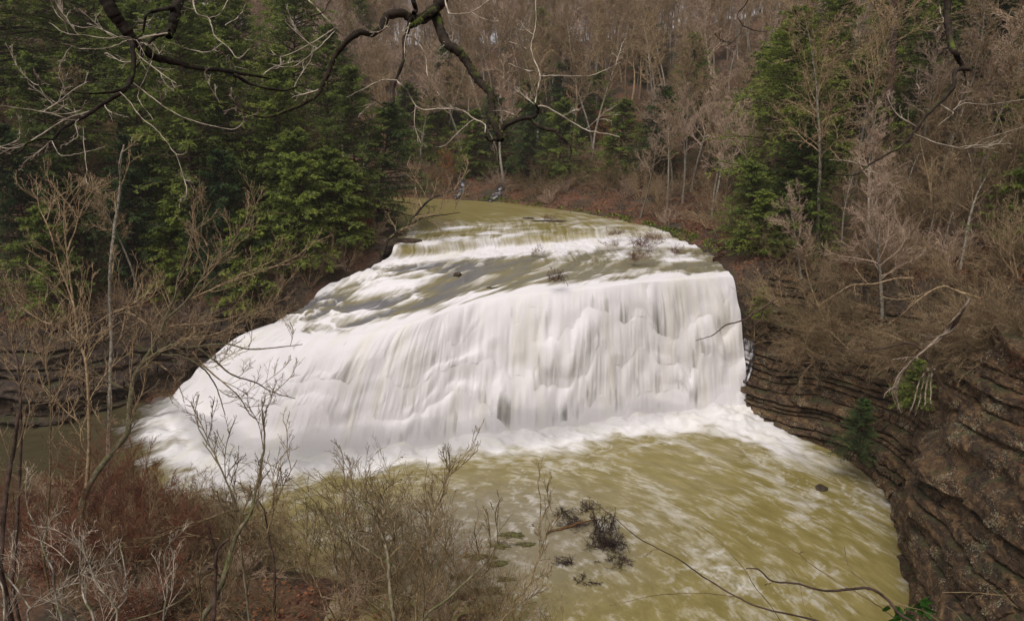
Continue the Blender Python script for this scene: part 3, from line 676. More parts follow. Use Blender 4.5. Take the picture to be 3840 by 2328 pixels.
def T_beech(i):
    def f():
        root = empty('beech_sapling'); t, c, b3 = bare_tree(300 + i, H=6, r0=.05, spread=.7, n1=16, n2=6, n3=5, t0=.15, twig_r=.01)
        t.build('trunk', M_BARK_PALE, root); r = np.random.default_rng(i)
        c.build('branches', M_BARK_TWIG, root); leaves_on(b3, 1500, r, 0.16, 0.05, .05).build('leaves', M_ORANGE, root, False); return root
    return proto(('beech', i), f)
def T_shrub(i):
    kw = [dict(H=3.2, arch=-.06, spread=.7), dict(H=2.6, ns=18, arch=-.10, spread=.9), dict(H=3.6, ns=12, arch=0.0), dict(H=2.2, ns=20, arch=-.03)][i]
    def f():
        m, b = shrub(400 + i, **kw); return m.build('bare_shrub', [M_TWIG_TAN, M_BARK_TWIG, M_BARK_TWIG, M_BARK_PINK][i])
    return proto(('shrub', i), f)
def put(o, x, y, s=1.0, rz=None, z=None, label=None, cat=None, group=None, tilt=0.03, dz=0):
    o.location = (x, y, (float(gz(x, y)) if z is None else z) + dz)
    o.scale = (s, s, s * random.uniform(.93, 1.07)); o.rotation_euler = (random.gauss(0, tilt), random.gauss(0, tilt), random.uniform(0, 6.28) if rz is None else rz)
    tag(o, label, cat, group); return o

# ------------------------------------------------------------------ forest
def dshore(x, y): return shore(np.array([float(x)]), np.array([float(y)]))[0][0]
placed = []
def free(x, y, dmin):
    for a, b in placed:
        if (a - x) ** 2 + (b - y) ** 2 < dmin * dmin: return False
    return True
# hemlocks set one by one: pixel column, distance north, kind, scale, label
HEM = [
 (30, 62, 1, 1.15, 'tall dense green hemlock at the far left edge of the picture'),
 (75, 56, 0, 1.0, 'dark hemlock standing above the left rock ledges, second from the left edge'),
 (120, 66, 1, 1.1, 'large hemlock behind the twisted overhead branch at upper left'),
 (165, 60, 4, 1.1, 'tall thin hemlock with a bare lower trunk on the left bank'),
 (205, 58, 1, 1.0, 'broad bright green hemlock in the middle of the left bank'),
 (250, 63, 0, 1.2, 'big feathery hemlock with sunlit tips left of the river'),
 (232, 72, 1, 1.15, 'hemlock rising behind the broad bright one on the left bank'),
 (290, 60, 0, .95, 'hemlock beside the orange leaved sapling on the left bank'),
 (305, 70, 1, 1.0, 'tall hemlock behind the river bank trees left of centre'),
 (335, 64, 4, .85, 'slim dark trunked hemlock at the edge of the left bank grove'),
 (362, 61, 0, .78, 'pointed hemlock nearest the river on the left bank'),
 (380, 64, 2, .95, 'soft green hemlock overhanging the small upper ledge'),
 (350, 58.5, 3, .9, 'low hemlock bush over the black rock beside the crest'),
 (180, 54.5, 3, .9, 'young hemlock on the ledge top left of the fall'),
 (55, 50.5, 3, 1.0, 'young hemlock on the ledge top near the left edge'),
 (775, 59, 1, .86, 'tall dark green hemlock on the right bank beside the pale trunks'),
 (750, 66, 0, .85, 'hemlock just left of the tallest one on the right bank'),
 (800, 66, 1, .85, 'hemlock behind the two pale trunks on the right bank'),
 (790, 53, 3, .8, 'small bright hemlock on the cliff top right of the fall'),
 (735, 78, 2, 1.0, 'dark hemlock on the right bank beyond the river bend'),
 (770, 57, 3, .75, 'little hemlock at the foot of the tall right bank hemlock'),
 (1000, 48, 3, 1.0, 'bright hemlock at the right edge half way up the picture'),
 (1020, 42, 3, .8, 'small hemlock lower down at the right edge'),
 (905, 66, 0, .95, 'hemlock among bare trees high on the right slope'),
 (960, 72, 1, .8, 'dusky hemlock near the upper right corner'),
 (1015, 64, 0, .8, 'hemlock at the upper right edge behind a forked branch'),
]
for (px, Y, k, s, lab) in HEM:
    p = atY(px, 300, Y); x = p[0]
    if dshore(x, Y) < 0.8: x += 0.8 * (1 if px > 512 else -1) - dshore(x, Y) * (1 if px > 512 else -1)
    put(T_hem(k), x, Y, s, label=lab, cat='tree', group='hemlocks on the gorge banks'); placed.append((x, Y))
HEM2 = [(255, 53.8, 3, 1.0, 'small hemlock on the bank above the left edge of the rapids'), (312, 55.8, 3, 1.05, 'small hemlock leaning over the left edge of the rapids'), (342, 57.8, 3, 1.0, 'low hemlock at the water beside the left edge of the rapids'), (745, 55.5, 3, .75, 'small hemlock right behind the right end of the lip'), (757, 53.5, 3, .6, 'hemlock sapling on the cliff edge just right of the lip'), (800, 55, 2, .8, 'bushy hemlock under the tallest one on the right bank'),
 (10, 70, 1, 1.2, 'hemlock behind the one at the far left edge'), (98, 74, 1, 1.1, 'distant hemlock filling the gap above the left ledges'), (150, 78, 0, 1.3, 'high hemlock at the back of the left grove'), (190, 70, 1, 1.05, 'shaded hemlock in the depth of the left grove'),
 (270, 76, 1, 1.0, 'back row hemlock left of the river bend'), (322, 78, 0, 1.0, 'back row hemlock nearest the river bend'), (45, 53.5, 2, .95, 'shorter dark hemlock at the foot of the left grove'), (140, 56, 2, .9, 'dark bushy hemlock low in the left grove'), (225, 55.5, 2, .85, 'low bushy hemlock above the left end of the ledges'), (300, 57.5, 3, 1.2, 'young bushy hemlock by the left edge of the rapids'),
 (860, 72, 1, .9, 'hemlock behind the massive brown trunk'), (940, 62, 2, 1.1, 'rounded hemlock in the middle of the right slope'), (985, 56, 2, 1.0, 'green hemlock among pale trunks near the right edge'), (830, 63, 3, 1.3, 'young hemlock between the two tall pale trunks'), (890, 76, 0, .9, 'hemlock high up near the top right'), (1010, 76, 1, .8, 'tall hemlock filling the top right corner')]
for (px, Y, k, s, lab) in HEM2:
    x = atY(px, 300, Y)[0]
    if dshore(x, Y) < 0.8: x += (0.8 - dshore(x, Y)) * (1 if px > 512 else -1)
    put(T_hem(k), x, Y, s, label=lab, cat='tree', group='hemlocks on the gorge banks'); placed.append((x, Y))
FARH = [(372, 128, 0, .9, 'pointed hemlock high on the far hill left of centre'), (452, 112, 2, 1.0, 'dark round hemlock half way up the far hill behind the thick branch'),
 (540, 118, 0, .85, 'narrow tall hemlock in the middle of the far hillside'), (560, 101, 2, 1.05, 'dark hemlock above the far river bank'), (535, 100, 3, 1.2, 'dark hemlock mass below the narrow tall one'),
 (598, 104, 3, 1.1, 'small hemlock on the far slope right of centre'), (500, 94, 2, .85, 'dense hemlock low on the far bank behind the hanging branch tip'), (525, 92, 2, .8, 'dense hemlock at the water line of the far bank'),
 (558, 90, 3, 1.1, 'low hemlock above the mossy far bank'), (618, 86, 3, 1.1, 'small green hemlock by the far bank right of the bend'), (440, 97, 3, 1.1, 'low hemlock left of the little side streams'),
 (475, 93, 3, 1.0, 'low hemlock between the two little side streams'), (655, 84, 2, .9, 'hemlock above the right hand far bank'), (690, 92, 0, .8, 'hemlock on the slope right of the river bend'),
 (345, 108, 0, .9, 'hemlock behind the left bank grove on the far hill'), (300, 120, 1, .9, 'far hill hemlock above the left bank grove'), (410, 101, 3, 1.2, 'green hemlock where the far river disappears'),
 (640, 118, 2, .9, 'small dark hemlock high among pink bare trees')]
for (px, Y, k, s, lab) in FARH:
    x = atY(px, 200, Y)[0]; put(T_hem(k), x, Y, s, label=lab, cat='tree', group='hemlocks on the far hillside'); placed.append((x, Y))

# bare trees of the far hill and slopes, each standing by itself
cnt = 0; tries = 0
LAB = {'far': 'grey pink bare tree crowded with others on the far hillside', 'fr': 'pale bare tree among many on the slope right of the bend', 'right': 'leafless tree in the tangled wood on the right slope', 'left': 'leafless tree showing between the hemlocks on the left bank'}
GRP = {'far': 'bare trees on the far hillside', 'fr': 'bare trees right of the river bend', 'right': 'bare trees on the right slope', 'left': 'bare trees among the left bank hemlocks'}
def scatter(zone, n, xr, yr, dmin, kinds, smin, smax, pxr=(-30, 1054), dsh=1.5):
    global tries
    c = 0; k = 0
    while c < n and k < n * 60:
        k += 1
        Y = random.uniform(*yr); px = random.uniform(*pxr); x = (px - 512) / FPX * Y * 1.02
        if not (xr[0] < x < xr[1]) or dshore(x, Y) < dsh or not free(x, Y, dmin): continue
        placed.append((x, Y)); c += 1
        put(T_bare(random.choice(kinds)), x, Y, random.uniform(smin, smax), label=LAB[zone], cat='tree', group=GRP[zone], tilt=.06)
scatter('far', 150, (-90, 50), (90, 125), 2.4, [0, 1, 3, 5, 1, 2], .75, 1.05)
scatter('fr', 46, (13, 60), (60, 92), 2.6, [0, 1, 3, 5, 2], .6, .95)
scatter('right', 40, (19, 60), (42, 66), 2.2, [0, 2, 3, 4, 4], .5, .85, (740, 1060), 3.2)
scatter('left', 34, (-60, -12), (52, 72), 2.4, [0, 1, 4], .45, .8, (-20, 390), 2.0)

# woods too far off to count, and the tangle of stems under the trees
def instanced(name, srcs, P, S, label, mat, kind='stuff', tilt=.06, seed=1):
    """one object: copies of the given geometries standing on the points P"""
    r = np.random.default_rng(seed)
    me = bpy.data.meshes.new(name); me.vertices.add(len(P)); me.vertices.foreach_set('co', np.asarray(P, np.float32).ravel())
    ar = me.attributes.new('rot', 'FLOAT_VECTOR', 'POINT'); ar.data.foreach_set('vector', np.stack([r.normal(0, tilt, len(P)), r.normal(0, tilt, len(P)), r.uniform(0, 6.28, len(P))], -1).astype(np.float32).ravel())
    as_ = me.attributes.new('size', 'FLOAT', 'POINT'); as_.data.foreach_set('value', np.asarray(S, np.float32))
    o = bpy.data.objects.new(name, me); C.objects.link(o)
    g = bpy.data.node_groups.new(name, 'GeometryNodeTree')
    g.interface.new_socket('Geometry', in_out='INPUT', socket_type='NodeSocketGeometry'); g.interface.new_socket('Geometry', in_out='OUTPUT', socket_type='NodeSocketGeometry')
    gi = g.nodes.new('NodeGroupInput'); go = g.nodes.new('NodeGroupOutput')
    jj = g.nodes.new('GeometryNodeJoinGeometry')
    for parts in srcs:
        j = g.nodes.new('GeometryNodeJoinGeometry')
        for ob in parts:
            oi = g.nodes.new('GeometryNodeObjectInfo'); oi.inputs['Object'].default_value = ob; oi.transform_space = 'ORIGINAL'; g.links.new(oi.outputs['Geometry'], j.inputs[0])
        gt = g.nodes.new('GeometryNodeGeometryToInstance'); g.links.new(j.outputs[0], gt.inputs[0]); g.links.new(gt.outputs[0], jj.inputs[0])
    ip = g.nodes.new('GeometryNodeInstanceOnPoints'); ip.inputs['Pick Instance'].default_value = True
    g.links.new(gi.outputs[0], ip.inputs['Points']); g.links.new(jj.outputs[0], ip.inputs['Instance'])
    na = g.nodes.new('GeometryNodeInputNamedAttribute'); na.data_type = 'FLOAT_VECTOR'; na.inputs[0].default_value = 'rot'
    e2 = g.nodes.new('FunctionNodeEulerToRotation'); g.links.new(na.outputs[0], e2.inputs[0]); g.links.new(e2.outputs[0], ip.inputs['Rotation'])
    nb_ = g.nodes.new('GeometryNodeInputNamedAttribute'); nb_.data_type = 'FLOAT'; nb_.inputs[0].default_value = 'size'
    g.links.new(nb_.outputs[0], ip.inputs['Scale']); g.links.new(ip.outputs[0], go.inputs[0])
    m = o.modifiers.new('growth', 'NODES'); m.node_group = g
    return tag(o, label, kind=kind)
def spots(n, yr, pxr, xr, dsh, pw, seed, mask=0.0):
    r = np.random.default_rng(seed); Y = yr[0] + (yr[1] - yr[0]) * r.random(n * 6) ** pw; x = (r.uniform(*pxr, n * 6) - 512) / FPX * Y * 1.02
    d = shore(x, Y)[0]; ok = (d > dsh) & (x > xr[0]) & (x < xr[1]) & (fbm(x / 6, Y / 6, 0, 2, seed) > -mask)
    x, Y = x[ok][:n], Y[ok][:n]; return np.stack([x, Y, gz(x, Y)], -1)
srcs = [list(PROTO[('bare', i)].children) for i in (0, 1, 3, 5)]
P = spots(1500, (112, 205), (-80, 1104), (-170, 150), 3, .9, 7)
instanced('distant_wood', srcs, P, rng.uniform(.7, 1.0, len(P)), 'pinkish grey bare wood covering the top of the far hill', None, seed=3)

# orange leaved beech saplings and one red leaved tree
BE = [(575, 108, .95, 'orange leaved sapling high on the far hill centre'), (590, 100, .95, 'orange sapling just below the highest one on the far hill'), (452, 91, .8, 'orange sapling near the little side stream'), (470, 95, .7, 'golden sapling above the side streams'),
 (606, 98, .8, 'rusty sapling on the far hill right of the orange pair'), (640, 92, .8, 'pale orange sapling right of the river bend'), (430, 104, .9, 'orange sapling behind the left bank on the far hill'), (560, 112, .8, 'faded orange sapling between dark hemlocks'), (672, 88, .8, 'rusty orange sapling low on the right hand far slope'), (880, 60, .6, 'brown leaved sapling among the right slope trees')]
for i, (px, Y, s, lab) in enumerate(BE):
    put(T_beech(i % 2), atY(px, 200, Y)[0], Y, s, label=lab, cat='sapling', group='beech saplings holding dry orange leaves')
def red_tree():
    root = empty('red_leaved_sapling'); t, c, b3 = bare_tree(340, H=7, r0=.06, spread=.55, n1=16, n2=6, n3=5, t0=.2)
    t.build('trunk', M_BARK_TWIG, root); c.build('branches', M_BARK_TWIG, root); leaves_on(b3, 1300, rng, .2, .06, .06).build('leaves', M_REDLEAF, root, False); return root
put(red_tree(), atY(337, 200, 57.5)[0], 57.8, .95, label='rust red leaved sapling on the left bank among hemlocks', cat='sapling')

# undergrowth shrubs, arching bare stems
def shrubs(n, xr, yr, pxr, label, group, smin, smax, dsh=0.6, kinds=(0, 1, 2, 3)):
    c = 0; k = 0
    while c < n and k < n * 50:
        k += 1; Y = random.uniform(*yr); px = random.uniform(*pxr); x = (px - 512) / FPX * Y * 1.02
        if not (xr[0] < x < xr[1]) or dshore(x, Y) < dsh: continue
        c += 1; put(T_shrub(random.choice(kinds)), x, Y, random.uniform(smin, smax), label=label, cat='shrub', group=group, tilt=.15)
shrubs(48, (19, 60), (34, 60), (745, 1060), 'tangled arching bare shrub on the slope above the right cliff', 'bare shrubs above the right cliff', .8, 1.6, 3.0)
shrubs(30, (5, 40), (58, 90), (590, 760), 'grey arching shrub hanging over the right bank upstream', 'bare shrubs on the upstream right bank', .8, 1.5)
shrubs(26, (-60, -11), (50, 64), (-10, 400), 'thin bare shrub on the ledges of the left bank', 'bare shrubs on the left ledges', .6, 1.2)
shrubs(22, (-40, 20), (84, 98), (380, 620), 'twiggy shrub along the far river bank', 'bare shrubs on the far river bank', .8, 1.4)

# fallen leaves lying on the slopes
def litter(n, seed):
    r = np.random.default_rng(seed); Y = 24 + 80 * r.random(n * 3) ** 1.3; px = r.uniform(-20, 1044, n * 3); x = (px - 512) / FPX * Y * 1.03
    d = shore(x, Y)[0]; ok = (d > 1.0) & (fbm(x / 3, Y / 3, 0, 3, 5) > -0.25) & ((Y > 42) | (x > 10) | (r.random(len(x)) < .12)); x = x[ok][:n]; Y = Y[ok][:n]; z = gz(x, Y) + .04
    mb = MB(); D = r.normal(0, 1, (len(x), 3)); D[:, 2] *= .35
    quads_at(mb, np.stack([x, Y, z], -1), D, .22, .075, r, np.clip(.5 + .5 * fbm(x / 2, Y / 2, 0, 3, 8) + r.normal(0, .2, len(x)), 0, 1), .6)
    return mb.build('leaf_litter', M_LITTER, None, False)
tag(litter(90000, 3), 'rust brown fallen leaves carpeting the banks', kind='stuff')
sh = [[PROTO[('shrub', i)]] for i in (0, 1, 2, 3)]
P = np.concatenate([spots(420, (60, 125), (380, 1060), (-20, 90), 1.2, .8, 21, .2), spots(170, (36, 64), (740, 1060), (19, 60), 3.5, .8, 22, .3), spots(280, (50, 80), (-20, 400), (-70, -10), .6, 1.2, 23, .5)])
instanced('undergrowth', sh, P, rng.uniform(.7, 1.5, len(P)), 'thicket of thin bare stems under the trees on the slopes', None, tilt=.2, seed=5)

# ------------------------------------------------------------------ traced branches and saplings near the camera
def Z1(x, y): return (x * .14070, y * .14070)
def Z2(x, y): return (346.7 + x * .14070, y * .14070)
def Z3(x, y): return (677.3 + x * .14070, y * .14070)
def Z5(x, y): return (x * .14070, 208 + y * .14070)
def Z4(x, y): return (x * .14070, 412.8 + y * .14070)
def Z6(x, y): return (346.7 + x * .14070, 412.8 + y * .14070)
def Z7(x, y): return (677.3 + x * .14070, 412.8 + y * .14070)
OVER = 1.0
def line3(Z, pts, d0, d1, r, wob=0.02, M=None):
    px = np.array([Z(*p) for p in pts]); M = M or max(6, 4 * len(pts))
    seg = spl(px, M); u = np.linspace(0, 1, M)
    dd = d0 + (d1 - d0) * u + (d0 * 0.03) * fbm(u * 4, d0 * 3.3 + seg[0, 0] * .1, 0, 2, 5)
    P = np.stack([atD(a[0], a[1], d) for a, d in zip(seg, dd)])
    sc = d0 / FPX
    P[1:-1] += r.normal(0, 1, (M - 2, 3)) * sc * 1.0 * wob * 20 * 0.5
    return P
def traced(name, lines, bmat, tmat, seed, tw=(0.8, 45, 0.9), tw_r=0.45, up=0.0, droop=0.02, knob=0.0, tw2=5, top=None):
    """lines: (region, points, r0, r1, depth0, depth1[, twigs per 40 px]) radii in pixels"""
    r = np.random.default_rng(seed); root = empty(name); mb = MB(); tb = MB(); B3 = []
    for ln in lines:
        Z, pts, ra, rb, d0, d1 = ln[:6]; ra, rb = (ra * 1.22 if ra > 1.5 else ra * .8) if d0 < 7 else ra, (rb * 1.2 if rb > 1.5 else rb * .75) if d0 < 7 else rb; tn = ln[6] if len(ln) > 6 else tw[0]
        P = line3(Z, pts, d0, d1, r)
        if top and ln is lines[0]:
            g0 = float(gz(P[0, 0], P[0, 1]))
            if P[0, 2] > g0 - .2: P = np.concatenate([[[P[0, 0], P[0, 1], g0 - .4]], P])
        M = len(P)
        # finer for surface lumps
        K = M * 3; Pf = spl(P, K); R = np.linspace(ra, rb, K) * np.linspace(d0, d1, K) / FPX
        R = R * (1 + (0.22 + knob) * fbm(np.arange(K) * .45, seed + ra, 0, 3, seed))
        (mb if max(ra, rb) > 1.0 else tb).tubes(Pf[None], R[None], 8 if ra > 2 else 5)
        ln_px = np.sum(np.linalg.norm(np.diff([Z(*p) for p in pts], axis=0), axis=1)); n = int(ln_px / 40 * tn)
        if n <= 0: continue
        sc = (d0 + d1) / 2 / FPX; Lm = np.linalg.norm(np.diff(P, axis=0), axis=1).sum()
        b, br = children(P[None], np.maximum(np.interp(np.linspace(0, 1, M), np.linspace(0, 1, K), R), tw_r * sc)[None], n, .12, 1, .85, tw[1] * sc / Lm, 8, .12, droop, r, rr=.5, up=up, shape=lambda t: 1.1 - .3 * t)
        br = np.clip(br, tw_r * sc, 1.6 * tw_r * sc); tb.tubes(b, br, 4)
        c, cr = children(b, br, tw2, .15, 1, .62, (.5 if d0 < 7 else .42) * tw[2], 5, .11, droop, r, rr=.8, up=up * .5); cr = np.maximum(cr, tw_r * sc * .7); tb.tubes(c, cr, 3)
        e, er = children(c, cr, 3, .2, 1, .7, .5, 4, .15, droop, r, rr=.8); tb.tubes(e, np.maximum(er, tw_r * sc * .55), 3); B3.append(c); 
    if mb.n: mb.build('branch' if top is None else top, bmat, root)
    if tb.n: tb.build('twigs', tmat, root)
    return root, B3
def moss(root, lines, seed, n=1500, size=1.3):
    r = np.random.default_rng(seed); mb = MB()
    for Z, pts, ra, rb, d0, d1 in lines:
        P = spl(line3(Z, pts, d0, d1, np.random.default_rng(1)), 60); k = r.integers(0, 60, n); sc = d0 / FPX
        R = np.linspace(ra, rb, 60)[k] * sc
        az = r.uniform(0, math.pi, n) ; q = np.stack([np.cos(az), r.normal(0, .6, n), np.sin(az)], -1); q = nrm(q)
        quads_at(mb, P[k] + q * (R * .85)[:, None], q + r.normal(0, .6, (n, 3)), size * sc, size * .35 * sc, r, np.clip(r.normal(.5, .25, n), 0, 1))
    return mb.build('moss', M_MOSS, root, False)
M_MOSS = foliage('moss', [(0.0, (0.03, 0.045, 0.008)), (0.6, (0.12, 0.16, 0.02)), (1.0, (0.24, 0.30, 0.05))], 0.15)
DN = 5.0
L1 = [(Z1, [(640, -400), (740, -60), (800, 80), (870, 180), (950, 280), (1050, 370), (1100, 405), (1230, 435), (1380, 475), (1600, 500), (1780, 530), (1930, 556)], 6.2, 1.4, 5, 5.5, .35),
 (Z1, [(1660, 530), (1800, 600), (2000, 640), (2100, 620), (2120, 600), (2240, 655)], 1.6, .6, 5.3, 5.6, .5),
 (Z1, [(1400, -380), (1290, -60), (1250, 80), (1225, 180), (1200, 255)], 5.0, 3.2, 5.4, 5.2, .4),
 (Z1, [(1210, 230), (1120, 250), (1050, 310), (1000, 420), (970, 470)], 2.6, .9, 5.2, 5.0, 1),
 (Z1, [(1240, 50), (1110, 75), (1040, 110), (1015, 230), (960, 275)], 1.8, 1.0, 5.3, 5.0, .8),
 (Z1, [(915, 260), (940, 330), (950, 480), (920, 590), (870, 630), (760, 655), (640, 660), (480, 640), (350, 600)], 2.4, .7, 5.1, 4.4, .8),
 (Z1, [(935, 560), (870, 650), (760, 720), (640, 800), (500, 880), (430, 920), (380, 985), (300, 985), (200, 1010), (130, 1080), (20, 1110)], 2.0, .8, 5.0, 4.0, 1.3),
 (Z1, [(640, 790), (480, 840), (330, 930), (150, 1040), (30, 1050), (-60, 1000)], 1.1, .6, 4.8, 4.1, 1.4),
 (Z1, [(950, 590), (1080, 690), (1220, 790), (1350, 850), (1500, 890), (1660, 915), (1740, 860)], .75, .4, 5.0, 4.6, .7),
 (Z1, [(850, 650), (920, 720), (1000, 830), (1100, 910), (1180, 1000), (1250, 1090), (1320, 1085), (1340, 1030)], .7, .35, 4.9, 4.4, .6),
 (Z1, [(590, 900), (600, 1050), (615, 1200), (620, 1300), (700, 1350)], .6, .4, 4.7, 4.5, .3),
 (Z1, [(370, 1000), (430, 1100), (560, 1090), (750, 1040)], .6, .35, 4.5, 4.3, .6),
 (Z1, [(1190, 235), (1050, 255), (960, 280), (880, 260), (760, 270), (600, 250), (470, 235), (350, 160)], 1.1, .45, 5.1, 4.5, 1.6),
 (Z1, [(900, 290), (760, 340), (600, 345), (430, 305)], .8, .4, 5.0, 4.5, 1.0),
 (Z1, [(1100, 250), (900, 280), (700, 200), (560, 190), (420, 120), (340, -40)], .6, .4, 5.0, 4.8, .6),
 (Z1, [(1080, 430), (1000, 620), (985, 700), (1090, 850)], .6, .35, 5.1, 4.7, .4),
 (Z1, [(1200, 300), (1350, 350), (1480, 370), (1570, 310)], .7, .4, 5.2, 5.4, .8),
 (Z1, [(0, 750), (150, 770), (330, 800), (480, 840)], .7, .8, 4.1, 4.5, 1.2),
 (Z1, [(260, 550), (300, 650), (400, 730), (520, 790)], .5, .6, 4.4, 4.6, 1.2),
 (Z1, [(540, 800), (490, 680), (430, 560)], .6, .4, 4.7, 4.6, 1.2)]
root, _ = traced('overhanging_branch', L1, M_BARK_DARK, M_TWIG_WHITE, 61, (0.9, 48, .9), .42, up=.1)
moss(root, [L1[0][:6], L1[2][:6]], 3, 1400, 1.6)
tag(root, 'thick dark mossy branch drooping in at the upper left with silvery twigs', 'branch')
L2 = [(Z2, [(790, -420), (700, -60), (640, 50), (600, 85), (540, 130), (480, 140), (450, 130), (400, 95), (290, 110), (250, 190), (170, 240), (110, 225), (40, 260), (-40, 340), (-84, 400), (-144, 540), (-204, 660), (-264, 710), (-384, 770), (-564, 830), (-714, 800), (-864, 750), (-1064, 690)], 5.0, .6, 5.6, 5.0, .45),
 (Z2, [(640, 60), (560, 120), (500, 165), (455, 190)], 3.4, 1.6, 5.5, 5.3, 0),
 (Z2, [(620, 70), (655, 180), (705, 300), (800, 370), (860, 450), (930, 560), (1020, 660), (1030, 780), (1050, 880), (1105, 990)], 4.2, 2.6, 5.6, 5.0, .15),
 (Z2, [(1105, 990), (1060, 985), (1020, 1000), (970, 955)], 2.2, .9, 5.0, 4.9, .6),
 (Z2, [(1085, 940), (1150, 880), (1250, 840), (1330, 830), (1360, 780), (1340, 735), (1290, 740), (1220, 810)], 2.1, .8, 5.0, 4.8, .8),
 (Z2, [(1340, 735), (1360, 620), (1375, 540), (1340, 440), (1310, 330), (1340, 200), (1345, 80), (1330, -120)], 1.1, .5, 4.9, 5.3, .6),
 (Z2, [(1375, 540), (1500, 535), (1700, 540), (1830, 500), (1950, 440)], .8, .4, 4.9, 5.0, .7),
 (Z2, [(1345, 510), (1250, 490), (1150, 450)], .9, .4, 4.9, 4.8, .8),
 (Z2, [(1310, 365), (1220, 315), (1140, 290)], .6, .35, 4.9, 4.8, .5),
 (Z2, [(1355, 750), (1420, 760), (1560, 840), (1700, 920), (1800, 940), (1940, 970)], 1.2, .5, 4.9, 4.6, 1.1),
 (Z2, [(1310, 845), (1380, 905), (1500, 930), (1500, 955), (1590, 1040), (1585, 1130)], 1.7, .8, 4.9, 4.7, .5),
 (Z2, [(1220, 830), (1130, 790), (1040, 785)], .8, .4, 4.9, 4.8, .8),
 (Z2, [(455, 130), (430, 230), (405, 290), (410, 400), (360, 540), (330, 660), (335, 720), (270, 750), (180, 700)], 2.0, .5, 5.5, 5.1, .6),
 (Z2, [(475, 95), (490, 60), (450, -60)], 1.9, 1.9, 5.5, 5.6, 0),
 (Z2, [(360, 570), (250, 570), (120, 630), (0, 690)], .9, .4, 5.2, 5.0, .5),
 (Z2, [(360, 575), (430, 650), (520, 770), (700, 770), (830, 790), (900, 840), (980, 880), (985, 940)], .9, .8, 5.2, 4.9, .8),
 (Z2, [(430, 250), (500, 290), (560, 400), (575, 530), (600, 560)], .9, .4, 5.4, 5.2, .3),
 (Z2, [(900, 850), (800, 930), (700, 1030), (630, 1045)], .6, .35, 5.0, 4.8, .4),
 (Z2, [(690, -60), (720, 80), (760, 100), (870, 90), (960, 40), (1020, -10)], 1.1, .5, 5.4, 5.3, .9),
 (Z2, [(890, 90), (990, 140), (1080, 150)], .6, .35, 5.3, 5.2, .6),
 (Z2, [(640, 650), (740, 750), (850, 790)], .5, .5, 5.1, 5.0, .8),
 (Z1, [(1360, -120), (1390, 80), (1480, 125), (1500, 170), (1530, 260), (1620, 330), (1690, 410), (1780, 340)], 1.1, .5, 5.6, 5.3, .7),
 (Z1, [(1490, 125), (1560, 100), (1640, -40)], .7, .5, 5.6, 5.5, .6),
 (Z1, [(1600, 180), (1700, 110), (1770, -30)], .6, .5, 5.6, 5.5, .5),
 (Z1, [(2380, 200), (2200, 310), (2000, 400), (1900, 330)], .7, .4, 5.4, 5.2, .8),
 (Z1, [(2380, 220), (2250, 350), (2080, 470), (1900, 450)], .7, .4, 5.4, 5.2, .6)]
root, _ = traced('overhanging_branch', L2, M_BARK_DARK, M_TWIG_WHITE, 62, (0.9, 42, .9), .4, up=.05)
moss(root, [L2[0][:4] + (5.6, 5.0), L2[1][:6], L2[2][:6]], 4, 1500, 1.6)
tag(root, 'gnarled mossy branch crossing the top centre and hanging down over the river', 'branch')
L3 = [(Z3, [(1960, -420), (1930, -60), (1915, 100), (1930, 220), (1950, 330), (1990, 400), (2035, 490)], 3.2, 2.2, 5.2, 5.0, .2),
 (Z3, [(2030, 480), (2045, 540), (2055, 610)], 1.4, .6, 5.0, 5.0, .2),
 (Z3, [(2075, 490), (2000, 490), (1970, 520), (1970, 600), (1920, 670), (1840, 750), (1750, 840), (1680, 940), (1600, 1030), (1500, 1090), (1360, 1170), (1290, 1230), (1180, 1245), (1060, 1220), (950, 1160)], 1.9, .5, 5.0, 4.4, .5),
 (Z3, [(1680, 950), (1760, 980), (1850, 1015), (2050, 1050), (2200, 980), (2460, 900)], .9, .4, 4.8, 4.6, .7),
 (Z3, [(1790, 780), (1740, 760), (1720, 640), (1700, 560), (1715, 450)], .8, .4, 4.9, 4.8, .6),
 (Z3, [(1870, 740), (1960, 800), (1900, 850), (1830, 910)], .8, .4, 4.9, 4.8, .6),
 (Z3, [(1960, 780), (2050, 730), (2200, 740), (2500, 700)], .7, .4, 4.8, 4.7, .7),
 (Z3, [(1350, 1175), (1200, 1140), (1080, 1135)], .6, .35, 4.6, 4.5, .5),
 (Z3, [(1840, -60), (1870, 80), (1890, 150), (1850, 200), (1850, 240)], .6, .4, 5.2, 5.1, .3)]
root, _ = traced('overhanging_branch', L3, M_BARK_DARK, M_TWIG_WHITE, 63, (0.8, 40, .8), .4, up=.05)
tag(root, 'dark branch curving down and left at the upper right with few twigs', 'branch')
L4 = [(Z3, [(560, -300), (510, -20), (430, 100), (460, 180), (440, 240), (400, 290), (360, 320), (300, 335)], .9, .45, 5, 4.8, .4),
 (Z3, [(460, 180), (550, 215), (640, 220), (700, 190), (780, 205)], .7, .35, 5, 4.9, .5)]
root, _ = traced('overhanging_twig', L4, M_BARK_DARK, M_BARK_BROWN, 64, (0.5, 22, .8), .4)
tag(root, 'thin forked dark twig dangling from the top right of centre', 'twig')
L5 = [(Z1, [(2050, -200), (2180, -20), (2300, 110), (2464, 280)], 1.1, .7, 5.8, 6.0, .3)]
root, _ = traced('overhanging_twig', L5, M_BARK_PALE, M_TWIG_WHITE, 65, (0.5, 30, .8), .4)
tag(root, 'straight pale stick slanting across the mossy branch near the top', 'twig')
L6 = [(Z1, [(2480, -160), (2340, 10), (2300, 80), (2220, 110), (2210, 130), (2140, 190)], 1.2, .8, 5.5, 5.4, .2)]
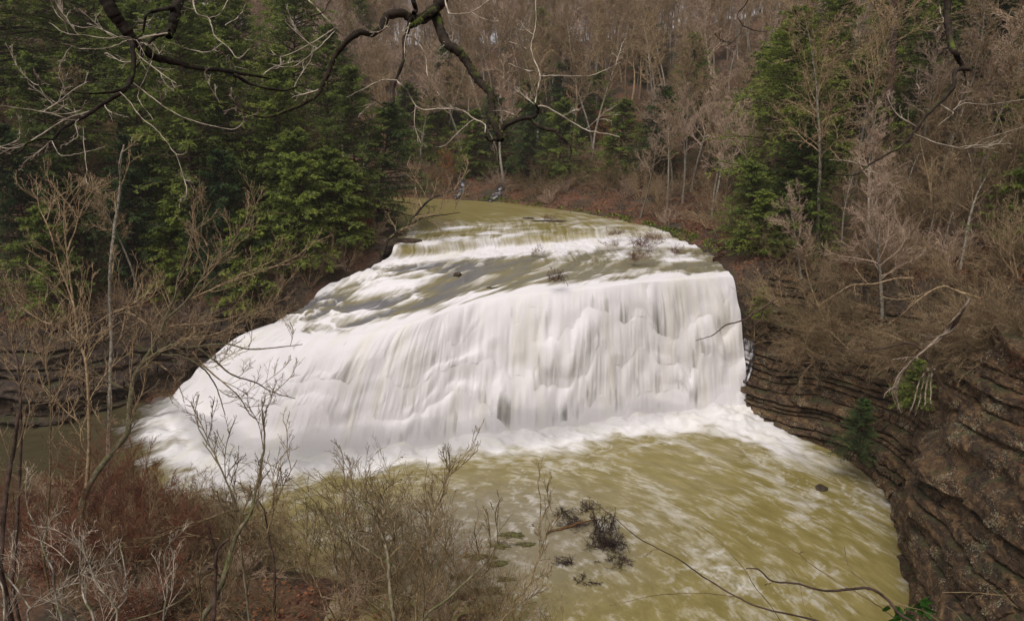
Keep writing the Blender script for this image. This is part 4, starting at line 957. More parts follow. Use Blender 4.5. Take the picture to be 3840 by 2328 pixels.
root, _ = traced('overhanging_twig', L6, M_BARK_DARK, M_BARK_BROWN, 66, (0.5, 30, .8), .4)
tag(root, 'short dark broken twig at the top left of centre', 'twig')

# saplings on the near bank, lower left and centre
def grounded(Z, p):   # carry a stem from the frame down to the ground
    return p
def sapling(name, lines, bm, tm, seed, label, tw, tw_r, up=.5, droop=.05, tw2=7, cat='sapling', group=None, d=None):
    lines = [l[:6] + ((l[6] if len(l) > 6 else tw[0]) * (1.0 if name == 'white_stem' else 1.7),) for l in lines]; tw = (tw[0], tw[1] * 1.2, 1.2)
    root, B = traced(name, lines, bm, tm, seed, tw, tw_r, up=up, droop=droop, tw2=tw2, top='trunk'); tag(root, label, cat, group); return root, B
# mossy sapling with long stem
S1 = [(Z4, [(1250, 2100), (1350, 1750), (1430, 1478), (1520, 1330), (1590, 1170), (1650, 950), (1700, 830), (1780, 710), (1810, 580), (1850, 400), (1880, 200), (1870, 50), (1860, -100)], 3.6, .5, 12, 14, .9),
 (Z4, [(1780, 715), (1740, 715), (1700, 690), (1640, 550), (1530, 300), (1420, 120), (1400, -20)], 1.1, .45, 13.4, 13.8, 1.0),
 (Z4, [(1700, 690), (1640, 690), (1480, 750), (1300, 820), (1100, 885)], 1.0, .5, 13.4, 13, .7),
 (Z4, [(1590, 1150), (1480, 1150), (1350, 1280), (1150, 1400), (900, 1478)], 1.1, .7, 12.8, 12.4, .5),
 (Z4, [(1560, 890), (1450, 880), (1300, 840), (1200, 780)], .7, .4, 13.2, 13, .8)]
sapling('sapling', S1, M_BARK_OLIVE, M_TWIG_TAN, 71, 'lichen green sapling leaning right at the lower left, in front of the foam', (0.9, 48, .9), .42)
S1b = [(Z4, [(1500, 1800), (1500, 1600), (1520, 1400), (1530, 1180), (1540, 1000), (1580, 930), (1630, 890)], 2.6, 1.0, 12.5, 12.5, .3)]
sapling('dead_sapling', S1b, M_BARK_BROWN, M_TWIG_BLACK, 72, 'dark broken hooked stem beside the lichen green sapling', (0.6, 25, .8), .45)
S2 = [(Z4, [(1960, 1900), (1950, 1478), (1950, 1100), (1900, 830), (1880, 700), (1840, 620)], 1.7, .6, 16, 16.5, 1.2),
 (Z4, [(1900, 850), (1960, 650), (2020, 500), (2110, 330)], .8, .4, 16.3, 16.5, 1.5), (Z4, [(1900, 870), (1830, 920), (1750, 1010)], .8, .4, 16.2, 16, .8)]
sapling('sapling', S2, M_BARK_BROWN, M_TWIG_TAN, 73, 'slender dark sapling right of the lichen green one', (1.0, 42, .9), .4)
S3 = [(Z4, [(1790, 1900), (1770, 1478), (1740, 1200), (1710, 950), (1700, 830), (1650, 600), (1560, 380), (1440, 200)], 1.5, .5, 14.5, 15, 1.3)]
sapling('sapling', S3, M_BARK_OLIVE, M_TWIG_TAN, 74, 'straight grey green sapling close behind the leaning lichen green one', (1.0, 46, .9), .4)
WH = [[(480, 1900), (440, 1478), (390, 1280), (380, 1130), (310, 980), (270, 830), (200, 700)], [(720, 1900), (670, 1478), (600, 1320), (580, 1220), (560, 1100)],
 [(760, 1900), (830, 1450), (800, 1350), (700, 1220), (650, 1110), (600, 980), (590, 940), (500, 850)], [(640, 1900), (780, 1478), (900, 1310), (880, 1240), (890, 1130), (850, 920)],
 [(240, 1900), (200, 1440), (210, 1380), (120, 1250), (60, 1170), (0, 1060)], [(1150, 1900), (1160, 1478), (1190, 1250), (1170, 1010), (1230, 880)],
 [(570, 1900), (540, 1478), (450, 1300), (470, 1180), (520, 1050)], [(60, 1900), (30, 1478), (30, 1300), (-20, 1100), (0, 950)]]
WL = ['second', 'third', 'fourth', 'fifth', 'first', 'sixth', 'extra', 'edge']
WLAB = ['pale crooked stem at the lower left with a long wavy top', 'short pale stem between two longer ones at the bottom left', 'longest pale stem in the lower left thicket, bending left', 'pale stem that forks high in the lower left thicket',
 'pale stem with a green lichen elbow near the bottom left corner', 'pale upright stem nearest the lichen green sapling', 'thin pale stem tucked among the lower left thicket', 'pale stem cut by the left edge of the picture at the bottom']
for i, pl_ in enumerate(WH):
    sapling('white_stem', [(Z4, pl_, 1.35, .55, 8.5 + .7 * i, 9 + .7 * i, 1.3)], M_BARK_PALE, M_TWIG_WHITE, 80 + i, WLAB[i], (1.3, 42, .9), .42, cat='sapling', group='pale stems in the lower left thicket')
# centre bottom
S4 = [(Z6, [(400, 2200), (350, 1700), (340, 1478), (310, 1280), (300, 1150), (290, 1000), (240, 850), (170, 700), (60, 600), (-20, 540)], 2.6, .6, 13, 14, 1.2),
 (Z6, [(320, 1150), (360, 1105), (200, 1000), (0, 860), (-150, 700)], 1.2, .5, 13.4, 14, 1.1), (Z6, [(335, 1270), (440, 1300), (545, 1320)], .9, .5, 13.2, 13, .8),
 (Z6, [(300, 980), (340, 820), (300, 700), (200, 500)], .8, .4, 13.6, 14, 1.3)]
sapling('sapling', S4, M_BARK_OLIVE, M_TWIG_TAN, 90, 'olive barked sapling rising left of the bottom centre', (1.2, 44, .9), .4)
S5 = [(Z6, [(380, 1900), (530, 1478), (700, 1330), (840, 1200), (960, 1090), (1030, 1000), (1080, 900)], 1.8, .5, 11, 12, 1.0)]
sapling('sapling', S5, M_BARK_OLIVE, M_TWIG_TAN, 91, 'sapling slanting right across the bottom centre', (1.1, 44, .9), .42)
S6 = [(Z6, [(470, 1900), (490, 1478), (500, 1300), (570, 1050), (620, 880), (600, 760), (640, 640), (700, 480), (780, 330)], 1.4, .4, 17, 18, 1.6)]
sapling('sapling', S6, M_TWIG_TAN, M_TWIG_TAN, 92, 'thin tan sapling at the heart of the bottom thicket', (1.2, 44, .9), .4)
S7 = [(Z6, [(1000, 2000), (1050, 1600), (1100, 1478), (1220, 1330), (1300, 1200), (1370, 1000), (1430, 830), (1500, 700)], 1.5, .4, 14, 15, 1.0), (Z6, [(1370, 1000), (1370, 800), (1380, 640), (1355, 480)], .8, .4, 14.6, 15, .8)]
sapling('sapling', S7, M_TWIG_TAN, M_TWIG_TAN, 93, 'sapling with upright shoots right of the mossy patch', (1.0, 40, .9), .4)
S8 = [(Z6, [(-200, 1500), (-60, 1420), (60, 1430), (200, 1420), (330, 1440)], 1.2, 1.0, 13, 13, .5)]

# trees standing on the left shore
T1 = [(Z5, [(772, 2010), (768, 1800), (778, 1478), (780, 1300), (790, 900), (780, 500), (810, 150), (840, -30), (855, -180), (850, -320), (880, -450)], 2.3, .8, 40, 40, .45)]
sapling('bare_tree', T1, M_BARK_PALE, M_BARK_TWIG, 94, 'tall straight pale trunk on the left shore, rising in front of the rock ledges', (0.6, 38, .9), .32, cat='tree')
T2 = [(Z5, [(530, 2400), (560, 2200), (620, 1990), (720, 1830), (800, 1730), (905, 1590), (915, 1478), (930, 1310), (945, 1230), (1000, 1120), (1100, 1040), (1180, 990), (1250, 965), (1330, 990), (1400, 980), (1600, 965), (1780, 1000), (1950, 990), (2150, 965)], 3.6, .4, 34.5, 38, .9),
 (Z5, [(1010, 1110), (1060, 1020), (1130, 900), (1180, 770), (1240, 640), (1265, 500), (1330, 310), (1370, 120), (1380, -50)], 1.9, .4, 37.3, 38, 1.6),
 (Z5, [(1170, 800), (1330, 650), (1450, 470), (1500, 400), (1620, 280), (1740, 130), (1850, 0)], 1.5, .4, 37.6, 39, 2.0),
 (Z5, [(1360, 640), (1500, 580), (1650, 510), (1850, 450), (2000, 390), (2130, 330)], 1.0, .35, 37.9, 39, 1.8),
 (Z5, [(1450, 470), (1480, 300), (1430, 150), (1500, -40)], .8, .35, 38, 38, 1.8),
 (Z5, [(1130, 890), (1030, 810), (900, 740), (770, 775)], 1.0, .4, 37.5, 37, 1.0),
 (Z5, [(1250, 965), (1330, 920), (1500, 900), (1650, 840), (1800, 750), (1980, 690)], 1.0, .35, 38, 39, 1.4),
 (Z5, [(1130, 880), (1250, 830), (1400, 825), (1600, 790), (1750, 740)], .8, .35, 37.7, 38, 1.0),
 (Z5, [(1400, 980), (1500, 1060), (1650, 1180), (1800, 1230), (1950, 1310), (2100, 1350)], 1.2, .4, 38, 39, 1.4),
 (Z5, [(1150, 1040), (1300, 1050), (1420, 1120), (1500, 1200), (1560, 1330), (1600, 1470)], 1.2, .45, 37.6, 38, 1.0),
 (Z5, [(1370, 1020), (1460, 1130), (1580, 1230), (1700, 1340), (1780, 1470), (1850, 1500)], 1.0, .4, 38, 38.6, 1.0),
 (Z5, [(1100, 1090), (1200, 1160), (1270, 1260), (1310, 1380)], .9, .4, 37.5, 37.6, .8),
 (Z5, [(960, 1310), (830, 1260), (700, 1180), (560, 990), (480, 900)], 1.1, .4, 37.3, 36.5, 1.2),
 (Z5, [(1140, 1000), (1110, 880), (900, 720), (820, 600)], .7, .35, 37.5, 37, 1.3)]
sapling('bare_tree', T2, M_BARK_OLIVE, M_BARK_TWIG, 95, 'mossy forked tree leaning out over the left side of the fall', (1.0, 40, .9), .33, cat='tree')
T3 = [(Z5, [(560, 2500), (620, 1900), (630, 1478), (610, 1100), (560, 950), (540, 800), (500, 500), (460, 150), (455, -50)], 2.0, .5, 34, 36, 1.6), (Z5, [(560, 950), (440, 850), (300, 800), (150, 700)], .9, .35, 35, 35, 1.6), (Z5, [(530, 700), (420, 400), (350, 150), (270, -20)], .9, .35, 35.5, 36, 1.8), (Z5, [(480, 300), (550, 100), (560, -60)], .8, .35, 36, 36, 1.8), (Z5, [(560, 1000), (650, 850), (780, 750), (900, 700)], .8, .35, 35, 35, 1.4)]
sapling('bare_tree', T3, M_BARK_TWIG, M_BARK_TWIG, 96, 'bushy topped bare tree on the left shore left of the tall pale trunk', (1.2, 42, .9), .33, cat='tree')
T4 = [(Z5, [(90, 2700), (130, 2100), (150, 1478), (120, 1100), (50, 900), (20, 650)], 1.9, .6, 26, 27, 1.8), (Z5, [(135, 1200), (210, 950), (300, 800), (330, 600)], .9, .35, 26.6, 27, 1.6), (Z5, [(120, 1100), (100, 850), (180, 600)], .8, .35, 26.7, 27, 1.6)]
sapling('bare_tree', T4, M_BARK_BROWN, M_BARK_TWIG, 97, 'brown trunked bare tree nearest the left edge of the picture', (1.2, 44, .9), .36, cat='tree')
T5 = [(Z5, [(310, 2500), (350, 2000), (360, 1478), (345, 1200), (310, 1030), (300, 900)], 1.2, .5, 28, 28.5, 1.6), (Z5, [(350, 1400), (440, 1250), (500, 1050), (570, 900)], .8, .35, 28.2, 28.6, 1.5)]
sapling('bare_tree', T5, M_TWIG_TAN, M_BARK_TWIG, 98, 'thin crooked tree between the brown trunk and the bushy topped tree', (1.2, 44, .9), .36, cat='tree')
T7 = [(Z4, [(0, 1100), (20, 800), (60, 450), (100, 250), (130, 0)], 2.6, 1.6, 24, 25, .6)]
sapling('bare_tree', T7, M_BARK_BROWN, M_BARK_TWIG, 89, 'reddish brown trunk at the left edge below the ledges', (0.8, 40, .9), .36, cat='tree')
# tree leaning over the upper ledge
def pz(pts): return pts
def ZX(x, y): return (373.3 + x * .08658, 160 + y * .08658)
T8 = [(ZX, [(100, 1120), (150, 960), (240, 850), (400, 740), (560, 540), (680, 440), (830, 380), (980, 330)], 2.2, .4, 58, 60, 1.4), (ZX, [(240, 850), (450, 720), (600, 660), (800, 630), (1000, 600)], 1.4, .3, 58, 59, 1.6), (ZX, [(620, 680), (720, 730), (820, 850), (900, 900)], .7, .3, 58, 59, 1.0), (ZX, [(560, 540), (500, 380), (480, 250)], .8, .3, 58, 59, 1.4)]
sapling('bare_tree', T8, M_BARK_DARK, M_BARK_TWIG, 88, 'dark tree leaning right over the upper ledge of the river', (1.0, 30, .9), .3, cat='tree')

# ------------------------------------------------------------------ thickets on the near bank
def T_tall(i):
    def f():
        m, b = shrub(450 + i, H=[7.0, 5.5, 6.2][i], ns=[10, 12, 8][i], spread=.36, n2=12, n3=6, r0=.03, tr=.009, arch=.03, base=.5)
        root = empty('tall_shrub'); m.build('stems', [M_TWIG_TAN, M_TWIG_TAN, M_BARK_TWIG][i], root)
        leaves_on(b, 60, rng, .11, .03, .05).build('leaves', M_LITTER, root, False); return root
    return proto(('tall', i), f)
def T_red(i):
    def f():
        m, b = shrub(470 + i, H=[4.2, 3.0][i], ns=16, spread=.5, n2=13, n3=8, r0=.02, tr=.008, arch=.0, base=.5)
        root = empty('red_shrub'); m.build('stems', M_TWIG_RED, root); leaves_on(b, 900, rng, .06, .016, .02).build('buds', M_REDBUD, root, False); return root
    return proto(('red', i), f)
TALL = [(345, 29.5, 0, 1.0, 'tall tan shrub whose tips overlap the foam left of the bottom centre'), (372, 28, 1, 1.15, 'dense tan shrub in the middle of the bottom thicket'), (398, 29.5, 0, .92, 'tan shrub with the highest tips in the bottom thicket'),
 (425, 28, 1, 1.05, 'twiggy tan shrub left of the mossy patch'), (452, 29, 2, .75, 'small tan shrub just left of the green mats'), (330, 26, 2, 1.1, 'open branched shrub at the left of the bottom thicket'),
 (480, 25.5, 1, .75, 'low tan shrub below the green mats'), (515, 26, 2, .6, 'thin shrub at the right edge of the mossy patch'), (395, 25, 1, .95, 'tan shrub low in the bottom centre, cut by the frame'), (440, 24, 0, .65, 'brown shrub at the bottom edge under the green mats'),
 (300, 29, 1, .9, 'tan shrub between the bottom thicket and the lichen green sapling'), (270, 30.5, 2, .85, 'thin tan shrub behind the lichen green sapling'), (560, 22, 2, .62, 'sparse shrub at the bottom right of the thicket'), (540, 24, 1, .5, 'low leaning shrub right of the thicket'), (235, 31, 1, .8, 'grey tan shrub left of the lichen green sapling base')]
for px, Y, k, sc_, lab in TALL:
    x = atY(px, 560, Y)[0]; put(T_tall(k), x, Y, sc_, label=lab, cat='shrub', group='tan shrubs of the bottom thicket', tilt=.08)
REDS = [(105, 33.5, 0, 1.1, 'rust red shrub at the water edge under the leaning trunk'), (135, 32, 0, 1.15, 'largest rust red shrub at the lower left'), (160, 33, 1, 1.2, 'red shrub nearest the white water at the lower left'), (190, 31.5, 0, .9, 'red twigged shrub in front of the brown shallows'),
 (85, 29, 1, 1.2, 'red shrub below the leaning trunk'), (125, 28, 0, .9, 'red shrub in the centre of the lower left thicket'), (170, 28, 1, 1.1, 'red shrub left of the dark hooked stem'), (215, 29, 1, 1.0, 'low red shrub behind the lichen green sapling'),
 (50, 27, 1, 1.2, 'dark red shrub near the lower left corner'), (145, 25, 1, 1.1, 'red brown shrub near the bottom edge at the lower left'), (30, 31, 0, .8, 'red brown shrub by the dark stream at the left edge')]
for px, Y, k, sc_, lab in REDS:
    x = atY(px, 560, Y)[0]; put(T_red(k), x, Y, sc_, label=lab, cat='shrub', group='rust red shrubs at the lower left', tilt=.1)
P = np.concatenate([spots(70, (25, 37), (-20, 240), (-30, -6), .3, 1, 31, .5), spots(8, (24, 31), (260, 480), (-12, 3), .2, 1, 32, .5)])
P2 = np.concatenate([spots(260, (40, 130), (-620, -40), (-200, -20), 2, .9, 41, .5), spots(200, (35, 120), (1070, 1600), (30, 200), 3, .9, 42, .5)])
instanced('side_wood', srcs, P2, rng.uniform(.6, 1.0, len(P2)), 'bare wood continuing beyond both sides of the picture', None, seed=9)
instanced('bank_thicket', sh, P, rng.uniform(.6, 1.1, len(P)), 'tangle of thin brown stems covering the near bank', None, tilt=.25, seed=6)
# mossy mats at the water line
def mound(name, px, py, rx, ry, h, mat, seed, z=0.02, n=40, leafm=None):
    c = at(px, py, z); u = np.linspace(0, 1, n); a = np.linspace(0, 2 * math.pi, n)
    U, Aa = np.meshgrid(u, a, indexing='ij'); rr = 1 + 1.1 * fbm(np.cos(Aa) * 3.6 + seed, np.sin(Aa) * 3.6, U * 3, 5, seed)
    X = U * rr * np.cos(Aa) * rx; Y = U * rr * np.sin(Aa) * ry
    Z = h * (1 - U ** 2.5) * (.6 + fbm(X * 2.2, Y * 2.2, seed, 4, seed) * .8) - .12 * U
    o = new_mesh(name, np.stack([X, Y, Z], -1).reshape(-1, 3), grid_faces(n, n), mat); o.location = c; return o
def mat_mat():
    m, t, b = mat_base('mossy_debris'); p = objc(t); n1 = noise(t, p, 5, 5, .7)
    c = ramp(t, n1, [(.35, (.05, .035, .02)), (.5, (.12, .10, .035)), (.65, (.12, .15, .03))]); t.links.new(c, b.inputs['Base Color']); b.inputs['Roughness'].default_value = .95; bump(t, n1, b, 1, .1); return m
M_MAT = mat_mat()
MATS = [(512, 534, .95, .35, .16, 'mossy mat of debris furthest out in the shallow water'), (527, 543, .7, .28, .13, 'ring shaped mossy mat right of the pale driftwood'), (497, 545, .9, .35, .16, 'mossy mat under the pale piece of driftwood'), (478, 556, 1.0, .4, .14, 'mossy mat left of the driftwood among twigs'),
  (500, 562, .9, .35, .14, 'mossy mat in the middle of the shallows below the driftwood'), (462, 575, .8, .3, .12, 'green mat near the bottom thicket'), (488, 590, 1.0, .4, .14, 'bright green mat close to the bottom edge'), (508, 578, .6, .25, .12, 'small brown mat right of the bright green one')]
for i, (px, py, rx, ry, h, lab) in enumerate(MATS):
    o = mound('debris_mat', px, py, rx, ry, h, M_MAT, 60 + i); tag(o, lab, 'debris', 'mossy mats in the shallows')
# small wood: logs
def log(px, py, z, L, r, ang, mat, name, label, cat='driftwood', tilt=0.03, seed=1):
    c = at(px, py, z); rr = np.random.default_rng(seed); K = 14; u = np.linspace(-.5, .5, K)
    P = np.stack([u * L * math.cos(ang), u * L * math.sin(ang), u * L * tilt + .0 * u], -1) + rr.normal(0, L * .012, (K, 3)); mb = MB()
    mb.tubes(P[None], (r * np.linspace(1, .55, K) * (1 + .15 * rr.normal(0, 1, K)))[None], 7)
    st, sr = children(P[None], np.full((1, K), r), 3, .3, .9, .7, .25, 5, .12, 0, rr, rr=.5); mb.tubes(st, sr, 5)
    o = mb.build(name, mat); o.location = c; return tag(o, label, cat)
log(505, 541, .2, 1.3, .06, -.25, M_TWIG_WHITE, 'driftwood', 'short pale bleached driftwood lying on the mossy mats', seed=2)
log(571, 525, .12, 3.0, .07, .35, mat_rock('rotten_wood', 0, ((.08, .03, .01), (.25, .11, .03), (.4, .2, .07))), 'fallen_log', 'orange brown rotten stick lying across the black twigs in the pool', seed=3)
def tangle(px, py, z, R, n, h, seed, mat, label, name='twig_tangle', up=.2, sc0=.85):
    r = np.random.default_rng(seed); S = np.stack([r.normal(0, R * .35, n), r.normal(0, R * .25, n), np.zeros(n) - .05], -1); d = r.normal(0, 1, (n, 3)); d[:, 2] = np.abs(d[:, 2]) * .5 + up
    B = walk(S, d, R * r.uniform(.5, 1.3, n), 7, .2, -.03, r); mb = MB(); RR = np.full((n, 1), .022) * np.linspace(1, .4, 7)[None]; mb.tubes(B, RR, 4)
    b2, r2 = children(B, RR, 9, .1, 1, .8, .55, 5, .2, -.02, r); mb.tubes(b2, np.maximum(r2, .009), 3); b3, r3 = children(b2, r2, 5, .1, 1, .8, .5, 4, .2, 0, r); mb.tubes(b3, np.maximum(r3, .007), 3)
    o = mb.build(name, mat); o.location = at(px, py, z); o.scale = (sc0, .8 * sc0, h * sc0); return tag(o, label, 'branches')
tangle(575, 523, 0, 1.3, 22, .55, 1, M_TWIG_BLACK, 'black twig mass under the orange rotten stick in the pool')
tangle(564, 513, 0, .8, 14, .9, 2, M_TWIG_BLACK, 'small dark bush tip poking up left of the orange stick')
tangle(590, 508, 0, .8, 16, .8, 3, M_TWIG_BLACK, 'furthest black twig clump in the pool')
tangle(607, 545, 0, 1.3, 34, 1.1, 4, M_TWIG_BLACK, 'largest black tangle of drowned branches in the pool', up=.5)
tangle(602, 528, 0, 1.0, 14, 1.6, 5, M_TWIG_BLACK, 'upright black twigs behind the largest drowned tangle', up=1.2)
tangle(616, 560, 0, 1.0, 18, .6, 6, M_TWIG_BLACK, 'low dark branches spreading right of the largest drowned tangle')
tangle(569, 562, 0, .9, 12, .5, 7, M_TWIG_BLACK, 'flat black branch left of the largest drowned tangle')
tangle(588, 583, 0, .8, 7, .5, 8, M_TWIG_BLACK, 'thin sunken branch below the largest drowned tangle')
RB = [(558, 279, 10.8, 1.3, 20, 1.3, 'reddish bare bush standing just above the lip of the fall'), (538, 252, 11.3, 1.1, 10, 1.0, 'greenish tuft in the middle of the upper rapids'), (613, 234, 12.0, 1.5, 16, .7, 'dark twigs caught at the right side of the upper river'), (614, 245, 11.6, 1.6, 16, .6, 'black twigs below the others at the right of the rapids'),
 (643, 246, 11.6, 1.9, 28, 1.2, 'largest brown bush in the right part of the upper river'), (634, 259, 11.3, 1.7, 22, .8, 'dark brown bush nearest the lip at the right'), (654, 239, 11.8, 1.5, 18, 1.0, 'brown bush near the right bank of the upper river'), (548, 219, 12.1, 1.8, 12, .6, 'low twigs on the dark rock far upstream'), (676, 252, 11.2, 1.3, 14, 1.0, 'brown bush tight against the right bank above the fall')]
for i, (px, py, z, R, n, h, lab) in enumerate(RB): tangle(px, py, z, R, n, h, 20 + i, M_BARK_TWIG if i in (1, 3) else M_TWIG_BROWN, lab, 'river_bush', .8, .62)
def rock(px, py, z, sx, sy, sz, seed, label, mat=None):
    n = 26; th = np.linspace(0, 2 * math.pi, n); ph = np.linspace(0, math.pi, n); T, Pp = np.meshgrid(th, ph, indexing='ij')
    D = np.stack([np.cos(T) * np.sin(Pp), np.sin(T) * np.sin(Pp), np.cos(Pp)], -1); k = 1 + .45 * fbm(D[..., 0] * 1.4 + seed, D[..., 1] * 1.4, D[..., 2] * 1.4, 4, seed)
    V = D * k[..., None] * np.array([sx, sy, sz]); V[..., 2] = np.round(V[..., 2] / (sz * .45)) * sz * .45 * .5 + V[..., 2] * .5
    o = new_mesh('rock', V.reshape(-1, 3), grid_faces(n, n), mat or M_ROCK_DARK, None, False); o.location = at(px, py, z); return tag(o, label, 'rock')
rock(548, 222, 12.0, 2.2, .7, .22, 1, 'long flat dark rock far upstream in the river')
rock(528, 219, 12.1, .8, .4, .2, 2, 'small dark rock left of the long flat one upstream')
rock(420, 216, 12.2, .6, .4, .2, 3, 'tiny dark rock near the left side of the upper river')
rock(496, 289, 9.66, .8, .35, .2, 4, 'flat grey rock breaking the water above the middle of the lip')
rock(458, 275, 10.2, .35, .3, .28, 6, 'small pointed dark rock in the middle of the rapids')
rock(394, 247, 11.4, 2.4, 1.2, .8, 7, 'black ledge rock at the left end of the upper step')
rock(821, 488, .02, .4, .35, .2, 8, 'small dark rock alone in the pool near the right wall')
rock(118, 424, -.1, 1.6, .8, .35, 9, 'pale tan rock at the water line under the left ledges', M_ROCK)

# little side streams
M_TRICKLE = mat_water('thin_white_water_on_rock', (3.2, .9), white=(.68, .66, .68), fine=.8, rough=.6, grc=(.035, .028, .03))
def stream(pts, w0, label, base=.42, fixed=None):
    P3 = []
    for q in pts:
        p = hit(*q) if len(q) == 2 else atY(*q); P3.append(p)
    P3 = spl(np.array(P3), 60); 
    nW = 9; tan = np.gradient(P3, axis=0); side = nrm(np.stack([-tan[:, 1], tan[:, 0], 0 * tan[:, 0]], -1) + np.array([1e-3, 0, 0])); side = np.broadcast_to(nrm(np.array([1.0, -.35 if P3[0, 1] < 60 else 0, 0])), P3.shape)
    u = np.linspace(-.5, .5, nW); V = P3[:, None] + side[:, None] * (u[None, :, None] * (w0 * (1 + .5 * fbm(np.arange(60) * .3, 0, 0, 2, 3)))[:, None, None])
    V[..., 2] += .12 + .05 * (1 - 4 * u[None] ** 2); V[..., 1] -= .15
    VL_ = np.broadcast_to(np.arange(60)[:, None] * .3, (60, nW)); UL_ = np.broadcast_to(u[None] * w0, (60, nW))
    fo = base - .18 + .7 * fbm(UL_ * 5, VL_ * .8, 0, 3, 7) + .1 - np.abs(u[None]) * .6
    o = new_mesh('side_stream', V.reshape(-1, 3), grid_faces(60, nW), M_TRICKLE, uv=np.stack([UL_, VL_], -1).reshape(-1, 2), attrs={'foam': fo.ravel(), 'grey': np.ones(60 * nW)})
    return tag(o, label, 'stream')
stream([(464, 174), (462, 181), (463, 188), (459, 195), (456, 199)], .8, 'left one of two thin side streams tumbling down the far bank')
stream([(499, 178), (502, 185), (499, 192), (495, 198), (490, 202)], .9, 'right one of two thin side streams tumbling down the far bank')
def side_cascade():
    from mathutils.bvhtree import BVHTree
    me = WALL.data; bvh = BVHTree.FromPolygons([v.co[:] for v in me.vertices], [p.vertices[:] for p in me.polygons])
    nu, nv = 40, 60; L = []; bad = np.zeros((nu, nv), bool)
    for a in range(nu):
        for b in range(nv):
            u, v = a / (nu - 1), b / (nv - 1)
            px = 729 + (27 - 9 * v - 8 * (v > .75) * (v - .75)) * u + 5 * v; py = 330 + 11 * u + v * (62 - 24 * u)
            d = Vector(ray(px, py)).normalized(); h = bvh.ray_cast(Vector(CAM), d)
            if h[0] is None or h[3] > 75: L.append((CAM + np.array(d) * 53)); bad[a, b] = True
            else: L.append(np.array(h[0]) - np.array(d) * .10 + np.array([0, 0, .05]))
    V = np.array(L).reshape(nu, nv, 3)
    for k in range(2): V[1:-1, 1:-1] = (V[1:-1, 1:-1] * 2 + V[:-2, 1:-1] + V[2:, 1:-1] + V[1:-1, :-2] + V[1:-1, 2:]) / 6
    F = grid_faces(nu, nv).reshape(nu - 1, nv - 1, 4); ok = ~(bad[:-1, :-1] | bad[1:, :-1] | bad[1:, 1:] | bad[:-1, 1:])
    U2, V2 = np.meshgrid(np.linspace(0, 3, nu), np.linspace(0, 5, nv), indexing='ij')
    edge = sst(0, .12, U2 / 3) * sst(1, .85, U2 / 3) * sst(0, .08, V2 / 5)
    fo = (.48 + .9 * fbm(U2 * 2.2 + .5 * V2, V2 * .7, 0, 4, 7)) * edge
    o = new_mesh('side_cascade', V.reshape(-1, 3), F[ok], M_TRICKLE, uv=np.stack([U2, V2], -1).reshape(-1, 2), attrs={'foam': fo.ravel(), 'grey': np.ones(nu * nv)})
    tag(o, 'thin lacy cascade over dark rock at the right edge of the main fall', 'cascade')
side_cascade()

# moss along the far bank, roots on the right cliff
def scatter_moss():
    r = np.random.default_rng(9); n = 60000; x = r.uniform(-8, 18, n); y = r.uniform(58, 95, n); d = shore(x, y)[0]; ok = (d > .05) & (d < 1.6) & (fbm(x / 1.5, y / 1.5, 0, 3, 4) > -.05); x, y = x[ok], y[ok]
    mb = MB(); quads_at(mb, np.stack([x, y, gz(x, y) + .03], -1), r.normal(0, 1, (len(x), 3)), .25, .08, r, np.clip(r.normal(.45, .25, len(x)), 0, 1), .3); return mb.build('bank_moss', M_MOSS, None, False)
tag(scatter_moss(), 'bright green moss along the far right water line', kind='stuff')
def roots():
    lines = []
    for i in range(9):
        j = i * 14
        lines.append((Z3, [(2060 - j, 2130 + 20 * i), (1960 - j, 2330), (1850 - 20 * i, 2430 + 15 * i), (1750 - 22 * i, 2530 + 14 * i), (1640 - 10 * i, 2600 + 18 * i), (1540 + 12 * i, 2680 + 22 * i)], 1.2 - .07 * i, .4, 30.5, 31.5 + .2 * i, .5))
    return lines
def ZC(x, y): return (677.3 + x * .14070, 208 + y * .14070)
RL = []
for i in range(9):
    RL.append((ZC, [(2080 - 8 * i, 640 + 12 * i), (2010 - 10 * i, 760 + 8 * i), (1960 - 10 * i, 860 + 6 * i), (1850 - 12 * i, 920 + 12 * i), (1740 - 16 * i, 1020 + 14 * i), (1640 - 14 * i, 1110 + 22 * i), (1540 + 4 * i, 1220 + 26 * i)], 1.5 - .1 * i, .45, 29.2, 30.6, .5))
for i in range(4):
    RL.append((ZC, [(1760 + 25 * i, 1110 + 10 * i), (1750 + 20 * i, 1180), (1710 + 30 * i, 1260), (1680 + 40 * i, 1380), (1640 + 50 * i, 1470)], 1.1, .5, 29.8, 29.4, .4))
root, _ = traced('root_mass', RL, M_ROOT, M_ROOT, 120, (.6, 26, .8), .35, droop=-.05); tag(root, 'pale tangle of exposed roots hanging down the right cliff', 'roots')
